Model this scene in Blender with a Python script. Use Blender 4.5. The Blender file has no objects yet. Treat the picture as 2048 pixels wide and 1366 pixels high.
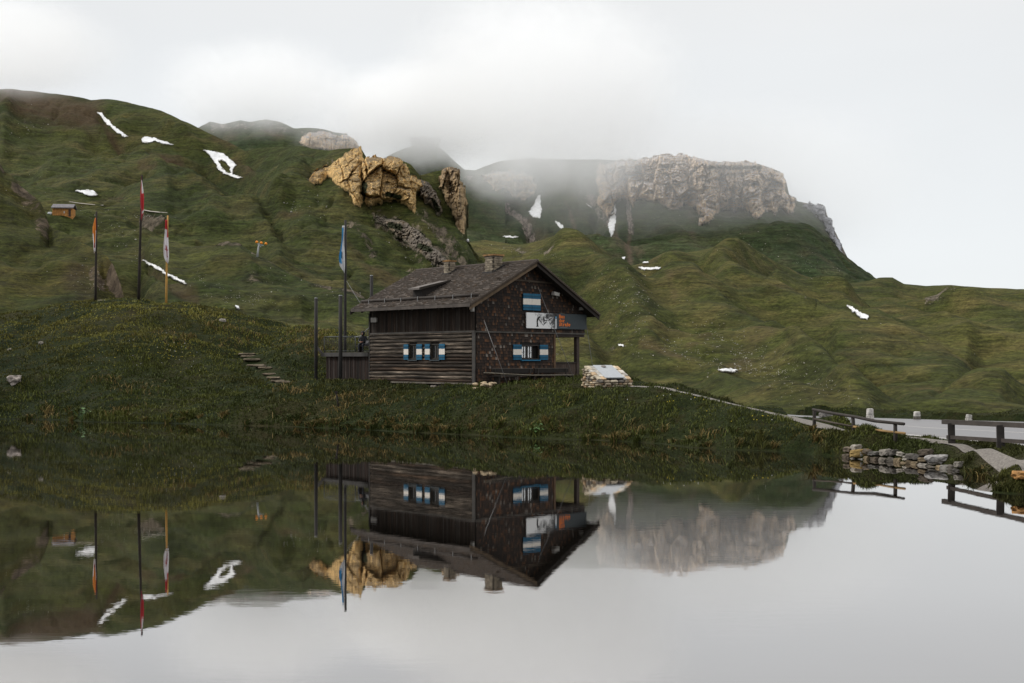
import bpy, bmesh, math, random
import numpy as np
from mathutils import Vector, Matrix, noise as mnoise
from mathutils.bvhtree import BVHTree
random.seed(7); RNG = np.random.default_rng(7)
SC = bpy.context.scene; COL = SC.collection
F = 2389.0; CH = 3.78; HZ = 718.0; CX = 1024.0     # focal length in photo pixels, eye height, horizon row

def at(px, py, Y):
    return Vector(((px-CX)*Y/F, Y, CH-(py-HZ)*Y/F))
def gx(px, Y): return (px-CX)*Y/F
def gzp(py, Y): return CH-(py-HZ)*Y/F

# ---------------------------------------------------------------- noise (numpy)
def _h(ix, iy, iz, seed):
    n = (ix.astype(np.int64)*374761393 + iy.astype(np.int64)*668265263 + iz.astype(np.int64)*2147483647*3 + seed*1274126177) & 0xffffffff
    n = ((n ^ (n >> 13))*1274126177) & 0xffffffff
    n = ((n ^ (n >> 16))*2246822519) & 0xffffffff
    n = n ^ (n >> 15)
    return (n & 0xffffff)/float(0xffffff)
def vnoise(x, y, z, seed=0):
    fx, fy, fz = np.floor(x), np.floor(y), np.floor(z)
    tx, ty, tz = x-fx, y-fy, z-fz
    tx = tx*tx*tx*(tx*(tx*6-15)+10); ty = ty*ty*ty*(ty*(ty*6-15)+10); tz = tz*tz*tz*(tz*(tz*6-15)+10)
    r = 0
    for a in (0, 1):
        for b in (0, 1):
            for c in (0, 1):
                w = (tx if a else 1-tx)*(ty if b else 1-ty)*(tz if c else 1-tz)
                r = r + w*_h(fx+a, fy+b, fz+c, seed)
    return r*2-1
def fbm(x, y, z, octv=4, seed=0, gain=.5, lac=2.03):
    r = 0; a = 1
    for i in range(octv):
        r = r + a*vnoise(x, y, z, seed+i*17)
        x, y, z = x*lac+11.3, y*lac+4.7, z*lac+7.9; a *= gain
    return r
def worley(x, y, z, seed=0):
    fx, fy, fz = np.floor(x), np.floor(y), np.floor(z)
    d1 = np.full(x.shape, 9.); d2 = d1.copy(); idv = np.zeros(x.shape)
    for a in (-1, 0, 1):
        for b in (-1, 0, 1):
            for c in (-1, 0, 1):
                cx, cy, cz = fx+a, fy+b, fz+c
                qx = cx+_h(cx, cy, cz, seed); qy = cy+_h(cx, cy, cz, seed+1); qz = cz+_h(cx, cy, cz, seed+2)
                d = np.sqrt((qx-x)**2+(qy-y)**2+(qz-z)**2)
                near = d < d1
                d2 = np.where(near, d1, np.minimum(d2, d))
                idv = np.where(near, _h(cx, cy, cz, seed+3), idv)
                d1 = np.where(near, d, d1)
    return d1, d2, idv
def facets(x, y, seed):
    """every Voronoi cell is one tilted plane"""
    fx, fy = np.floor(x), np.floor(y); d1 = np.full(x.shape, 9.); d2 = d1.copy(); out = np.zeros(x.shape); z = 0*x
    for a in (-1, 0, 1):
        for b in (-1, 0, 1):
            cx, cy = fx+a, fy+b; qx = cx+_h(cx, cy, z, seed); qy = cy+_h(cx, cy, z, seed+1); d = np.hypot(qx-x, qy-y); near = d < d1
            v = _h(cx, cy, z, seed+3)+(x-qx)*(_h(cx, cy, z, seed+4)*2-1)*1.3+(y-qy)*(_h(cx, cy, z, seed+5)*1.6-.4)*1.1
            d2 = np.where(near, d1, np.minimum(d2, d)); out = np.where(near, v, out); d1 = np.where(near, d, d1)
    return out, d2-d1
def sstep(a, b, x):
    t = np.clip((x-a)/(b-a), 0, 1); return t*t*(3-2*t)

# ---------------------------------------------------------------- objects
def tag(o, label=None, cat=None, group=None, kind=None):
    if label: o['label'] = label
    if cat: o['category'] = cat
    if group: o['group'] = group
    if kind: o['kind'] = kind
    return o
def empty(name, loc, label=None, cat=None, group=None, rz=0):
    o = bpy.data.objects.new(name, None); COL.objects.link(o)
    o.location = loc; o.rotation_euler = (0, 0, rz); o.empty_display_size = .3
    return tag(o, label, cat, group)
def link(name, me, mats, parent=None):
    for m in (mats if isinstance(mats, (list, tuple)) else [mats]): me.materials.append(m)
    o = bpy.data.objects.new(name, me); COL.objects.link(o)
    if parent: o.parent = parent
    return o
def np_mesh(name, V, Fc, mats, parent=None, attrs=None, colors=None, smooth=False):
    V = np.asarray(V, np.float32); Fc = np.asarray(Fc, np.int32); k = Fc.shape[1]
    me = bpy.data.meshes.new(name)
    me.vertices.add(len(V)); me.vertices.foreach_set('co', V.ravel())
    me.loops.add(Fc.size); me.loops.foreach_set('vertex_index', Fc.ravel())
    me.polygons.add(len(Fc)); me.polygons.foreach_set('loop_start', np.arange(0, Fc.size, k, dtype=np.int32))
    me.polygons.foreach_set('use_smooth', np.full(len(Fc), smooth))
    me.update(calc_edges=True)
    for n, a in (attrs or {}).items():
        me.attributes.new(n, 'FLOAT', 'POINT').data.foreach_set('value', np.asarray(a, np.float32).ravel())
    if colors is not None:
        c = np.ones((len(V), 4), np.float32); c[:, :3] = colors
        me.attributes.new('Col', 'FLOAT_COLOR', 'POINT').data.foreach_set('color', c.ravel())
    return link(name, me, mats, parent)
def grid_faces(nr, nc):
    i = np.arange(nr-1)[:, None]*nc+np.arange(nc-1)[None]
    return np.stack([i, i+1, i+nc+1, i+nc], -1).reshape(-1, 4)

class MB:
    """collects shapes into one mesh"""
    def __init__(s): s.v = []; s.f = []; s.c = []; s.m = []; s.sm = []
    def add(s, vs, fs, col=(1, 1, 1), mi=0, smooth=False):
        b = len(s.v); s.v += [tuple(v) for v in vs]; s.c += [tuple(col)]*len(vs)
        for f in fs: s.f.append(tuple(b+i for i in f)); s.m.append(mi); s.sm.append(smooth)
    def box(s, c, d, R=None, col=(1, 1, 1), mi=0, jit=0, bev=0):
        x, y, z = d[0]/2, d[1]/2, d[2]/2
        vs = [Vector((sx*x, sy*y, sz*z)) for sz in (-1, 1) for sy in (-1, 1) for sx in (-1, 1)]
        if jit: vs = [v+Vector((random.uniform(-jit, jit), random.uniform(-jit, jit), random.uniform(-jit, jit))) for v in vs]
        if R is not None: vs = [R @ v for v in vs]
        c = Vector(c)
        s.add([c+v for v in vs], [(0, 2, 3, 1), (4, 5, 7, 6), (0, 1, 5, 4), (2, 6, 7, 3), (0, 4, 6, 2), (1, 3, 7, 5)], col, mi)
    def bb(s, x0, x1, y0, y1, z0, z1, col=(1, 1, 1), mi=0):
        s.box(((x0+x1)/2, (y0+y1)/2, (z0+z1)/2), (x1-x0, y1-y0, z1-z0), None, col, mi)
    def bar(s, a, b, w, h, col=(1, 1, 1), mi=0, up=(0, 0, 1)):
        a, b = Vector(a), Vector(b); d = b-a; L = d.length; d.normalize()
        u = Vector(up)
        if abs(d.dot(u)) > .98: u = Vector((0, 1, 0))
        x = d.cross(u).normalized(); z = x.cross(d).normalized()
        R = Matrix((x, d, z)).transposed()
        s.box((a+b)/2, (w, L, h), R, col, mi)
    def tube(s, pts, rs, n=8, col=(1, 1, 1), mi=0, cap=True, wob=0):
        pts = [Vector(p) for p in pts]
        if not hasattr(rs, '__len__'): rs = [rs]*len(pts)
        vs = []; fs = []
        for i, p in enumerate(pts):
            d = (pts[min(i+1, len(pts)-1)]-pts[max(i-1, 0)]).normalized()
            u = Vector((0, 0, 1)) if abs(d.z) < .9 else Vector((0, 1, 0))
            x = d.cross(u).normalized(); y = x.cross(d)
            for k in range(n):
                a = 2*math.pi*k/n; r = rs[i]*(1+random.uniform(-wob, wob))
                vs.append(p+x*math.cos(a)*r+y*math.sin(a)*r)
        for i in range(len(pts)-1):
            for k in range(n):
                fs.append((i*n+k, i*n+(k+1) % n, (i+1)*n+(k+1) % n, (i+1)*n+k))
        if cap:
            fs.append(tuple(range(n-1, -1, -1))); fs.append(tuple((len(pts)-1)*n+k for k in range(n)))
        s.add(vs, fs, col, mi, True)
    def prism(s, poly, ext, col=(1, 1, 1), mi=0):
        n = len(poly); e = Vector(ext); p = [Vector(q) for q in poly]
        vs = p+[q+e for q in p]
        fs = [tuple(range(n-1, -1, -1)), tuple(range(n, 2*n))]+[(i, (i+1) % n, n+(i+1) % n, n+i) for i in range(n)]
        s.add(vs, fs, col, mi)
    def rock(s, c, d, R=None, col=(1, 1, 1), mi=0, rough=.22, sub=2, boxy=.5):
        bm = bmesh.new(); bmesh.ops.create_icosphere(bm, subdivisions=sub, radius=1)
        off = Vector((random.uniform(-50, 50), random.uniform(-50, 50), 0)); vs = []
        for v in bm.verts:
            p = v.co.copy(); m = max(abs(p.x), abs(p.y), abs(p.z))
            p = p.lerp(p/m*.85, boxy)
            p *= 1+rough*mnoise.noise(p*1.3+off)+rough*.5*mnoise.noise(p*3.1+off)
            p = Vector((p.x*d[0]/2, p.y*d[1]/2, p.z*d[2]/2))
            vs.append(Vector(c)+((R @ p) if R is not None else p))
        s.add(vs, [[v.index for v in f.verts] for f in bm.faces], col, mi); bm.free()
    def ball(s, c, r, col=(1, 1, 1), mi=0, sub=2):
        s.rock(c, (2*r, 2*r, 2*r), None, col, mi, 0, sub, 0); s.sm[-1] = True
    def build(s, name, mats, parent=None, smooth=None, recalc=True):
        me = bpy.data.meshes.new(name); me.from_pydata(s.v, [], s.f)
        c = np.ones((len(s.v), 4), np.float32); c[:, :3] = np.array(s.c, np.float32).reshape(-1, 3)
        me.polygons.foreach_set('material_index', s.m)
        me.polygons.foreach_set('use_smooth', [bool(smooth) if smooth is not None else q for q in s.sm])
        me.attributes.new('Col', 'FLOAT_COLOR', 'POINT').data.foreach_set('color', c.ravel())
        if recalc:
            bm = bmesh.new(); bm.from_mesh(me); bmesh.ops.recalc_face_normals(bm, faces=bm.faces); bm.to_mesh(me); bm.free()
        me.update()
        return link(name, me, mats, parent)
def rotz(a): return Matrix.Rotation(a, 3, 'Z')

# ---------------------------------------------------------------- materials
class NT:
    def __init__(s, name):
        s.m = bpy.data.materials.new(name); s.m.use_nodes = True
        s.t = s.m.node_tree; s.t.nodes.clear()
        s.out = s.n('ShaderNodeOutputMaterial')
    def n(s, t, **k):
        x = s.t.nodes.new(t)
        for a, b in k.items():
            if a.startswith('i_'): x.inputs[a[2:].replace('_', ' ')].default_value = b
            else: setattr(x, a, b)
        return x
    def l(s, a, b): s.t.links.new(a, b)
    def coord(s, scale=(1, 1, 1), kind='Object', rot=(0, 0, 0)):
        c = s.n('ShaderNodeTexCoord'); m = s.n('ShaderNodeMapping')
        m.inputs['Scale'].default_value = scale; m.inputs['Rotation'].default_value = rot
        s.l(c.outputs[kind], m.inputs['Vector']); return m.outputs[0]
    def noise(s, vec, scale, detail=4, rough=.55, dist=0):
        x = s.n('ShaderNodeTexNoise'); x.inputs['Scale'].default_value = scale
        x.inputs['Detail'].default_value = detail; x.inputs['Roughness'].default_value = rough; x.inputs['Distortion'].default_value = dist
        s.l(vec, x.inputs['Vector']); return x.outputs['Fac']
    def ramp(s, fac, stops, interp='LINEAR'):
        r = s.n('ShaderNodeValToRGB'); e = r.color_ramp.elements; r.color_ramp.interpolation = interp
        while len(e) > 1: e.remove(e[0])
        for i, (p, c) in enumerate(stops):
            if not hasattr(c, '__len__'): c = (c, c, c)
            x = e[0] if i == 0 else e.new(p)
            x.position = p; x.color = (*c, 1)
        s.l(fac, r.inputs[0]); return r.outputs[0]
    def mix(s, fac, a, b, mode='MIX'):
        x = s.n('ShaderNodeMix', data_type='RGBA', blend_type=mode, clamp_factor=True)
        for v, i in ((fac, 0), (a, 6), (b, 7)):
            if hasattr(v, 'is_output'): s.l(v, x.inputs[i])
            elif hasattr(v, '__len__'): x.inputs[i].default_value = (*v, 1)
            else: x.inputs[i].default_value = v if i == 0 else (v, v, v, 1)
        return x.outputs[2]
    def math(s, op, a, b=None, clamp=False):
        x = s.n('ShaderNodeMath', operation=op, use_clamp=clamp)
        for v, i in ((a, 0), (b, 1)):
            if v is None: continue
            if hasattr(v, 'is_output'): s.l(v, x.inputs[i])
            else: x.inputs[i].default_value = v
        return x.outputs[0]
    def attr(s, name, out='Fac'):
        return s.n('ShaderNodeAttribute', attribute_name=name).outputs[out]
    def bump(s, h, dist=.1, strength=1, prev=None):
        b = s.n('ShaderNodeBump'); b.inputs['Distance'].default_value = dist; b.inputs['Strength'].default_value = strength
        s.l(h, b.inputs['Height'])
        if prev is not None: s.l(prev, b.inputs['Normal'])
        return b.outputs[0]
    def bsdf(s, col, rough=.8, normal=None, metal=0, spec=.3):
        p = s.n('ShaderNodeBsdfPrincipled')
        p.inputs['Metallic'].default_value = metal; p.inputs['Specular IOR Level'].default_value = spec
        for v, n in ((col, 'Base Color'), (rough, 'Roughness')):
            if hasattr(v, 'is_output'): s.l(v, p.inputs[n])
            else: p.inputs[n].default_value = (*v, 1) if hasattr(v, '__len__') else v
        if normal is not None: s.l(normal, p.inputs['Normal'])
        s.l(p.outputs[0], s.out.inputs[0]); return p
M = {}
def simple(name, col, rough=.7, var=.3, scale=3, metal=0, bump=.01, stretch=(1, 1, 1), spec=.3, attr=False):
    t = NT(name); v = t.coord(stretch); n = t.noise(v, scale, 5, .6)
    base = t.attr('Col', 'Color') if attr else t.mix(0, col, col)
    c = t.mix(1, base, t.ramp(n, [(.25, 1-var), (.75, 1+var)]), 'MULTIPLY')
    if attr: c = t.mix(1, c, col, 'MULTIPLY')
    nb = t.bump(n, bump) if bump else None
    t.bsdf(c, rough, nb, metal, spec); M[name] = t.m; return t.m

def hill_mat(name, greens, dry, soil, rockc, fine=1.0):
    t = NT(name); v = t.coord()
    big = t.noise(v, .012, 5, .6, .4); mid = t.noise(v, .06, 6, .62); grain = t.noise(t.coord((1, 1, 2.2)), .9*fine, 5, .7)
    terr = t.noise(t.coord((.18, .18, 1.6)), .55*fine, 4, .6, .6)
    c = t.ramp(big, [(.3, greens[0]), (.5, greens[1]), (.68, greens[2])])
    c = t.mix(t.ramp(mid, [(.47, 0), (.72, .75)]), c, dry)
    c = t.mix(1, c, t.ramp(grain, [(.28, .35), (.5, 1), (.72, 1.75)]), 'MULTIPLY')
    c = t.mix(1, c, t.ramp(terr, [(.36, .6), (.64, 1.3)]), 'MULTIPLY')
    sm = t.math('ADD', t.attr('soil'), t.math('MULTIPLY', t.math('SUBTRACT', mid, .5), .9))
    sm = t.math('MULTIPLY', sm, t.ramp(t.attr('soil'), [(.02, 0), (.2, 1)]))
    c = t.mix(t.ramp(sm, [(.25, 0), (.7, .9)]), c, t.mix(1, soil, t.ramp(grain, [(.3, .6), (.7, 1.5)]), 'MULTIPLY'))
    rn = t.noise(t.coord((1, .35, .3)), .8, 7, .75, .4)
    rc = t.ramp(rn, [(.34, tuple(x*.18 for x in rockc)), (.48, tuple(x*.75 for x in rockc)), (.66, tuple(min(.6, x*1.7) for x in rockc))])
    sn = t.noise(t.coord((1, .3, .4), rot=(0, 0, .35)), .30, 8, .75, .5)
    rm = t.math('ADD', t.attr('rock'), t.math('MULTIPLY', t.math('SUBTRACT', sn, .5), 2.6))
    rm = t.math('MULTIPLY', rm, t.ramp(t.attr('rock'), [(.05, 0), (.3, 1)]))
    c = t.mix(t.ramp(rm, [(.52, 0), (.68, 1)]), c, rc)
    b = t.bump(terr, .7); b = t.bump(mid, 2.0, 1, b); b = t.bump(grain, .8, 1, b); b = t.bump(t.math('MULTIPLY', rn, t.ramp(t.attr('rock'), [(.3, 0), (.7, 1)])), 3.0, 1, b)
    t.bsdf(c, .95, b, 0, .1); M[name] = t.m
hill_mat('hill_grass', [(.021, .031, .0075), (.035, .044, .0105), (.056, .060, .0145)], (.095, .078, .028), (.058, .038, .02), (.17, .14, .10))
hill_mat('far_grass', [(.021, .034, .0135), (.030, .043, .0155), (.043, .051, .0195)], (.066, .060, .032), (.09, .066, .048), (.25, .21, .18), .6)
hill_mat('near_hill_grass', [(.028, .038, .0085), (.042, .048, .0105), (.062, .062, .013)], (.095, .072, .019), (.045, .032, .018), (.17, .13, .09), 1.6)

def crag_mat(name, c1, c2, dark, s=1.0, warm=.5):
    t = NT(name); v = t.coord((1, 1, .8))
    a = t.noise(v, .045*s, 5, .6, .8); b = t.noise(v, .5*s, 7, .7, .3); st = t.noise(t.coord((1, 1, .10)), .5*s, 6, .7)
    strata = t.noise(t.coord((.12, .12, 1.6), rot=(.1, .3, 0)), .45*s, 6, .7, .3)
    a = t.math('ADD', a, t.math('MULTIPLY', t.attr('warm'), -.45)); a = t.math('ADD', a, t.math('MULTIPLY', t.math('SUBTRACT', b, .5), .35))
    c = t.ramp(a, [(.08, c1), (.3, c2), (.6, tuple(x*.75 for x in c2))])
    c = t.mix(t.ramp(st, [(.52, 0), (.7, .8)]), c, dark)
    g = t.n('ShaderNodeNewGeometry'); sp = t.n('ShaderNodeSeparateXYZ'); t.l(g.outputs['Normal'], sp.inputs[0])
    up = t.math('ADD', sp.outputs[2], t.math('MULTIPLY', t.math('SUBTRACT', b, .5), .9))
    c = t.mix(t.ramp(up, [(.55, 0), (.9, .8)]), c, tuple(x*.9 for x in dark))
    c = t.mix(1, c, t.ramp(b, [(.25, .4), (.48, 1), (.75, 1.4)]), 'MULTIPLY')
    c = t.mix(1, c, t.ramp(strata, [(.3, .5), (.55, 1.1)]), 'MULTIPLY')
    c = t.mix(t.ramp(t.math('ADD', t.attr('grass'), t.math('MULTIPLY', t.math('SUBTRACT', b, .5), .8)), [(.4, 0), (.62, 1)]), c, (.026, .031, .011))
    n = t.bump(b, 1.0/s); n = t.bump(strata, 1.3/s, 1, n); n = t.bump(st, 1.2/s, 1, n)
    t.bsdf(c, .95, n, 0, .15); M[name] = t.m
crag_mat('ochre_rock', (.80, .54, .235), (.46, .345, .22), (.11, .092, .072), 1.0)
crag_mat('grey_rock', (.74, .57, .40), (.50, .50, .54), (.33, .33, .36), .5)
hill_mat('meadow_grass', [(.028, .037, .009), (.046, .052, .0125), (.070, .070, .018)], (.12, .095, .036), (.075, .052, .027), (.20, .17, .13))
crag_mat('tower_rock', (.48, .34, .19), (.29, .245, .195), (.13, .115, .10), 1.0)
t = NT('snow'); n = t.noise(t.coord(), .45, 6, .7); n2 = t.noise(t.coord(), .12, 3)
c = t.ramp(n, [(.3, (.62, .62, .62)), (.5, (.80, .81, .82)), (.7, (.86, .87, .89))]); c = t.mix(t.ramp(t.math('ADD', t.attr('edge'), t.math('MULTIPLY', t.math('SUBTRACT', n, .5), 1.3)), [(.0, .8), (.4, 0)]), c, (.20, .18, .15))
c = t.mix(1, c, t.ramp(n2, [(.35, .82), (.6, 1)]), 'MULTIPLY'); t.bsdf(c, .7, t.bump(n, .4), 0, .2); M['snow'] = t.m
simple('pale_stone', (.34, .31, .27), .9, .35, 1.5, bump=.05, attr=False)
simple('stone_attr', (1, 1, 1), .85, .65, 5, bump=.05, attr=True)
simple('wood_attr', (1, 1, 1), .8, .45, 2.2, bump=.012, attr=True, stretch=(1, 1, 1))
simple('shingle_attr', (1, 1, 1), .8, .18, 6, bump=.004, attr=True)
simple('paint_attr', (1, 1, 1), .6, .1, 8, bump=0, attr=True)
simple('dark_wood', (.022, .017, .013), .85, .5, 3, bump=.01)
simple('post_wood', (.028, .026, .025), .85, .4, 2.5, bump=.01, stretch=(6, 6, 1))
simple('metal', (.30, .31, .32), .45, .1, 5, 1, 0)
simple('grey_metal', (.33, .34, .35), .5, .1, 5, .3, 0)
simple('cable', (.13, .13, .13), .5, .1, 5, .6, 0)
simple('gravel', (.165, .15, .135), .95, .45, 14, bump=.03)
simple('concrete', (.33, .31, .29), .9, .25, 6, bump=.01)
simple('white_paint', (.72, .70, .66), .6, .12, 4, bump=0)
simple('black', (.004, .004, .004), .9, 0, 1, bump=0)
simple('plant_leaf', (.06, .12, .03), .6, .4, 8, bump=0)
# log walls: long streaks of grey weathering on dark wood
def log_mat():
    t = NT('log_wood'); n = t.noise(t.coord((3, .35, 9)), 1.6, 7, .7, .3); k = t.noise(t.coord((1, .5, 1.5)), 1.1, 5, .6)
    c = t.mix(1, t.attr('Col', 'Color'), t.ramp(n, [(.3, .2), (.48, .6), (.57, 1.8), (.7, 6)]), 'MULTIPLY')
    c = t.mix(1, c, t.ramp(k, [(.3, .55), (.7, 1.5)]), 'MULTIPLY')
    t.bsdf(c, .85, t.bump(n, .03), 0, .2); M['log_wood'] = t.m
    t = NT('board_wood'); n = t.noise(t.coord((9, 9, .5)), 1.6, 6, .7, .2)
    c = t.mix(1, t.attr('Col', 'Color'), t.ramp(n, [(.3, .25), (.55, .65), (.78, 2.2)]), 'MULTIPLY')
    t.bsdf(c, .85, t.bump(n, .02), 0, .2); M['board_wood'] = t.m
log_mat()
def glass_mat():
    t = NT('window_glass'); p = t.bsdf((.02, .022, .024), .04, None, 0, .8); M['window_glass'] = t.m
glass_mat()
EXPO = .75
FOG = [(1080, 170, 780, 350, 222, 80, .030, .02, .5), (1030, 345, 775, 150, 75, 40, .022, .035, .5), (1190, 335, 750, 130, 85, 30, .024, .045, .52), (840, 235, 900, 240, 130, 70, .030, .025, .5), (0, 85, 480, 290, 112, 60, .024, .02, .5), (520, 175, 860, 260, 120, 60, .022, .02, .5), (670, 270, 840, 110, 50, 30, .010, .02, .5), (1400, 370, 810, 520, 200, 120, .0040, .008, .4)]
SKY = [(0, (.515, .532, .54)), (.12, (.51, .525, .532)), (.24, (.505, .515, .52)), (.34, (.51, .507, .50)), (.5, (.58, .575, .57)), (1, (.86, .85, .835))]
# ================================================================ near ground (one sheet through control points)
shore = [(-900, 826), (-300, 833), (0, 838), (150, 841), (300, 846), (450, 850), (560, 853), (700, 858), (850, 866), (960, 871), (1075, 877), (1200, 881), (1300, 886), (1400, 896),
         (1500, 901), (1600, 905), (1689, 914), (1703, 917), (1763, 921), (1827, 928), (1888, 936), (1925, 943), (1983, 964), (2048, 989), (2200, 1040), (2500, 1150)]
SHX = []; SHY = []
P = []
for px, py in shore:
    Y = F*CH/(py-HZ); X = gx(px, Y); SHX.append(X); SHY.append(Y)
    wall = 1695 < px < 1930
    P += [(X, Y, 0), (X, Y-4, -.9)]
    if px < 1700: P.append((X, Y+.9, .42))
    elif px < 1960: P.append((X+.35, Y+.6, .55))
    else: P.append((X+.5, Y+.5, .25))
def C(*pts):
    for px, py, Y in pts: P.append((gx(px, Y), Y, gzp(py, Y)))
# knoll with the flagpoles
C((-900, 690, 98), (-300, 662, 98), (-120, 650, 98), (0, 638, 98), (90, 620, 98), (180, 604, 98), (260, 601, 98), (335, 602, 98), (410, 615, 98), (500, 633, 96), (600, 651, 92), (680, 668, 90), (760, 690, 92))
C((-300, 745, 86), (0, 716, 86), (120, 694, 86), (230, 683, 86), (330, 684, 86), (420, 692, 86), (490, 712, 86), (525, 740, 80.5), (566, 766, 75.5), (560, 695, 84), (620, 700, 83))
C((0, 782, 78.5), (150, 772, 78.5), (300, 772, 77.5), (420, 776, 76), (480, 790, 73.5), (200, 812, 74))
for px in (-300, 0, 150, 300, 420): P.append((gx(px, 112), 112, 5.5))
for px in (-300, 0, 200, 400, 600): P.append((gx(px, 134), 134, 1.5))
C((560, 790, 71.5), (620, 772, 72.5), (640, 763, 77.5), (700, 766, 75.5))
# house terrace and bank
C((740, 763, 74), (850, 768, 70), (950, 774, 66.3), (1040, 769, 66.5), (1110, 763, 69), (1165, 760, 71.5), (1180, 775, 63))
P += [(-8, 83, 3.3), (0, 86, 2.6), (4, 79, 2.6), (7.4, 72.5, 2.5), (13, 82, -2.), (10, 92, -4), (0, 100, -1), (-12, 98, 3.), (-25, 112, 3)]
C((620, 800, 70), (700, 795, 68.3), (800, 799, 66), (900, 803, 63), (1000, 800, 61.5), (1100, 795, 60.5), (1200, 794, 59.5), (1240, 776, 62), (1300, 806, 56.5), (1400, 826, 54), (1500, 850, 51.2), (1600, 874, 48.6), (1660, 882, 47.2))
C((1000, 838, 60), (1200, 838, 57.3), (1400, 862, 52.4))
C((1280, 773, 62), (1350, 783, 59.5), (1430, 800, 57), (1520, 822, 54.5), (1600, 840, 52.5), (1640, 851, 51))
C((1290, 776, 65), (1380, 792, 62), (1460, 810, 59.6), (1540, 830, 57.2))
P += [(9.3, 68, 1.3), (11.5, 64, .9), (13.5, 61.5, .7)]
P += [(9.5, 75, .0), (12, 70, -.6), (13.5, 68, -.5), (15, 71, -1.2), (20, 80, -4)]
for X, Y in ((14.5, 58), (15.2, 60), (16.3, 52), (17, 50), (18.5, 48), (19, 55), (22, 58), (16, 62), (18, 46), (20, 45.5), (25, 56), (22, 50), (30, 50), (45, 48)): P.append((X, Y, .68))
for px, Y in ((1600, 66), (1700, 64), (1820, 62), (1950, 60.8), (2048, 60), (2300, 58)): P.append((gx(px, Y), Y, .86))
for px, Y in ((1600, 72), (1750, 69.5), (1950, 67), (2150, 66)): P.append((gx(px, Y), Y, -.7))
for px, Y in ((1600, 90), (1800, 88), (2048, 86), (2400, 84)): P.append((gx(px, Y), Y, -6))
P += [(13.6, 46.4, .78), (14.5, 45.4, .78), (15.0, 43.6, .6), (18, 40, .62), (18.4, 36, .6), (22, 36, .7), (19, 28, .6)]
P += [(X, -3, 1.9) for X in (-40, -20, 0, 20)]+[(X, 4, .3) for X in (-40, -20, 0, 14)]+[(X, -25, 2.6) for X in (-40, 0, 40)]
P += [(X, 18, -1.4) for X in (-40, -20, 0)]+[(X, 40, -1.5) for X in (-40, -20, 0)]+[(-62, 40, .8), (-75, 60, 3), (-70, 20, 1), (45, 20, 1), (50, 5, 1.5), (24, 24, .8), (32, 26, .9), (22, 14, .7), (34, 36, .9), (28, 6, 1.0), (40, 16, 1.0), (20, 20, .7), (50, 75, -3), (55, 100, -8), (0, 135, -12), (40, 135, -12), (-75, 130, 3), (-75, 95, 5)]
PATH = [(1262, 768, 62.8), (1300, 776, 61.5), (1350, 784, 59.5), (1430, 801, 57), (1520, 823, 54.5), (1600, 840, 52.3), (1640, 851, 51), (1690, 865, 49.3), (1750, 875, 47.8), (1815, 884, 46.4), (1880, 892, 44.4), (1942, 906, 41.6), (2004, 924, 39), (2064, 942, 36.7), (2200, 990, 32), (2400, 1050, 28)]
C(*[q for q in PATH if 1630 < q[0] < 2300])
P = np.array(P, float)
def _u(r2): return np.where(r2 > 0, r2*np.log(r2+1e-12), 0)
_n = len(P); _A = np.zeros((_n+3, _n+3))
_A[:_n, :_n] = _u(((P[:, None, :2]-P[None, :, :2])**2).sum(-1))+np.eye(_n)*.12
_A[:_n, _n] = 1; _A[:_n, _n+1:] = P[:, :2]; _A[_n:, :_n] = _A[:_n, _n:].T
_w = np.linalg.solve(_A, np.concatenate([P[:, 2], [0, 0, 0]]))
def tps(X, Y):
    X = np.asarray(X, float); Y = np.asarray(Y, float); sh = X.shape; x = X.ravel(); y = Y.ravel(); out = np.zeros(x.size)
    for i in range(0, x.size, 20000):
        a, b = x[i:i+20000], y[i:i+20000]
        out[i:i+20000] = _u((a[:, None]-P[None, :, 0])**2+(b[:, None]-P[None, :, 1])**2) @ _w[:_n]+_w[_n]+_w[_n+1]*a+_w[_n+2]*b
    return out.reshape(sh)
# lines laid on the ground: the gravel path and the road edge
PATHXY = np.array([(gx(a, Y), Y) for a, b, Y in PATH])
ROADN = np.array([(gx(a, Y), Y) for a, Y in ((1560, 66), (1590, 63.6), (1650, 58), (1700, 54), (1800, 48.2), (1900, 45.2), (2048, 41.8), (2400, 35))])
ROADF = np.array([(gx(a, Y), Y) for a, Y in ((1560, 66.2), (1600, 64.6), (1700, 62.6), (1800, 61), (1900, 59.6), (2048, 58), (2250, 55.5), (2500, 53))])
def dpoly(X, Y, L):
    d = np.full(np.shape(X), 1e9)
    for (ax, ay), (bx, by) in zip(L[:-1], L[1:]):
        t = np.clip(((X-ax)*(bx-ax)+(Y-ay)*(by-ay))/((bx-ax)**2+(by-ay)**2), 0, 1)
        d = np.minimum(d, np.hypot(X-ax-t*(bx-ax), Y-ay-t*(by-ay)))
    return d
def in_poly(X, Y, L):
    X = np.asarray(X, float); Y = np.asarray(Y, float); r = np.zeros(X.shape, bool)
    for (ax, ay), (bx, by) in zip(L, list(L[1:])+[L[0]]):
        if ay == by: continue
        r ^= ((ay > Y) != (by > Y)) & (X < (bx-ax)*(Y-ay)/(by-ay)+ax)
    return r
ROADP = [tuple(p) for p in ROADN]+[tuple(p) for p in ROADF[::-1]]
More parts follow.
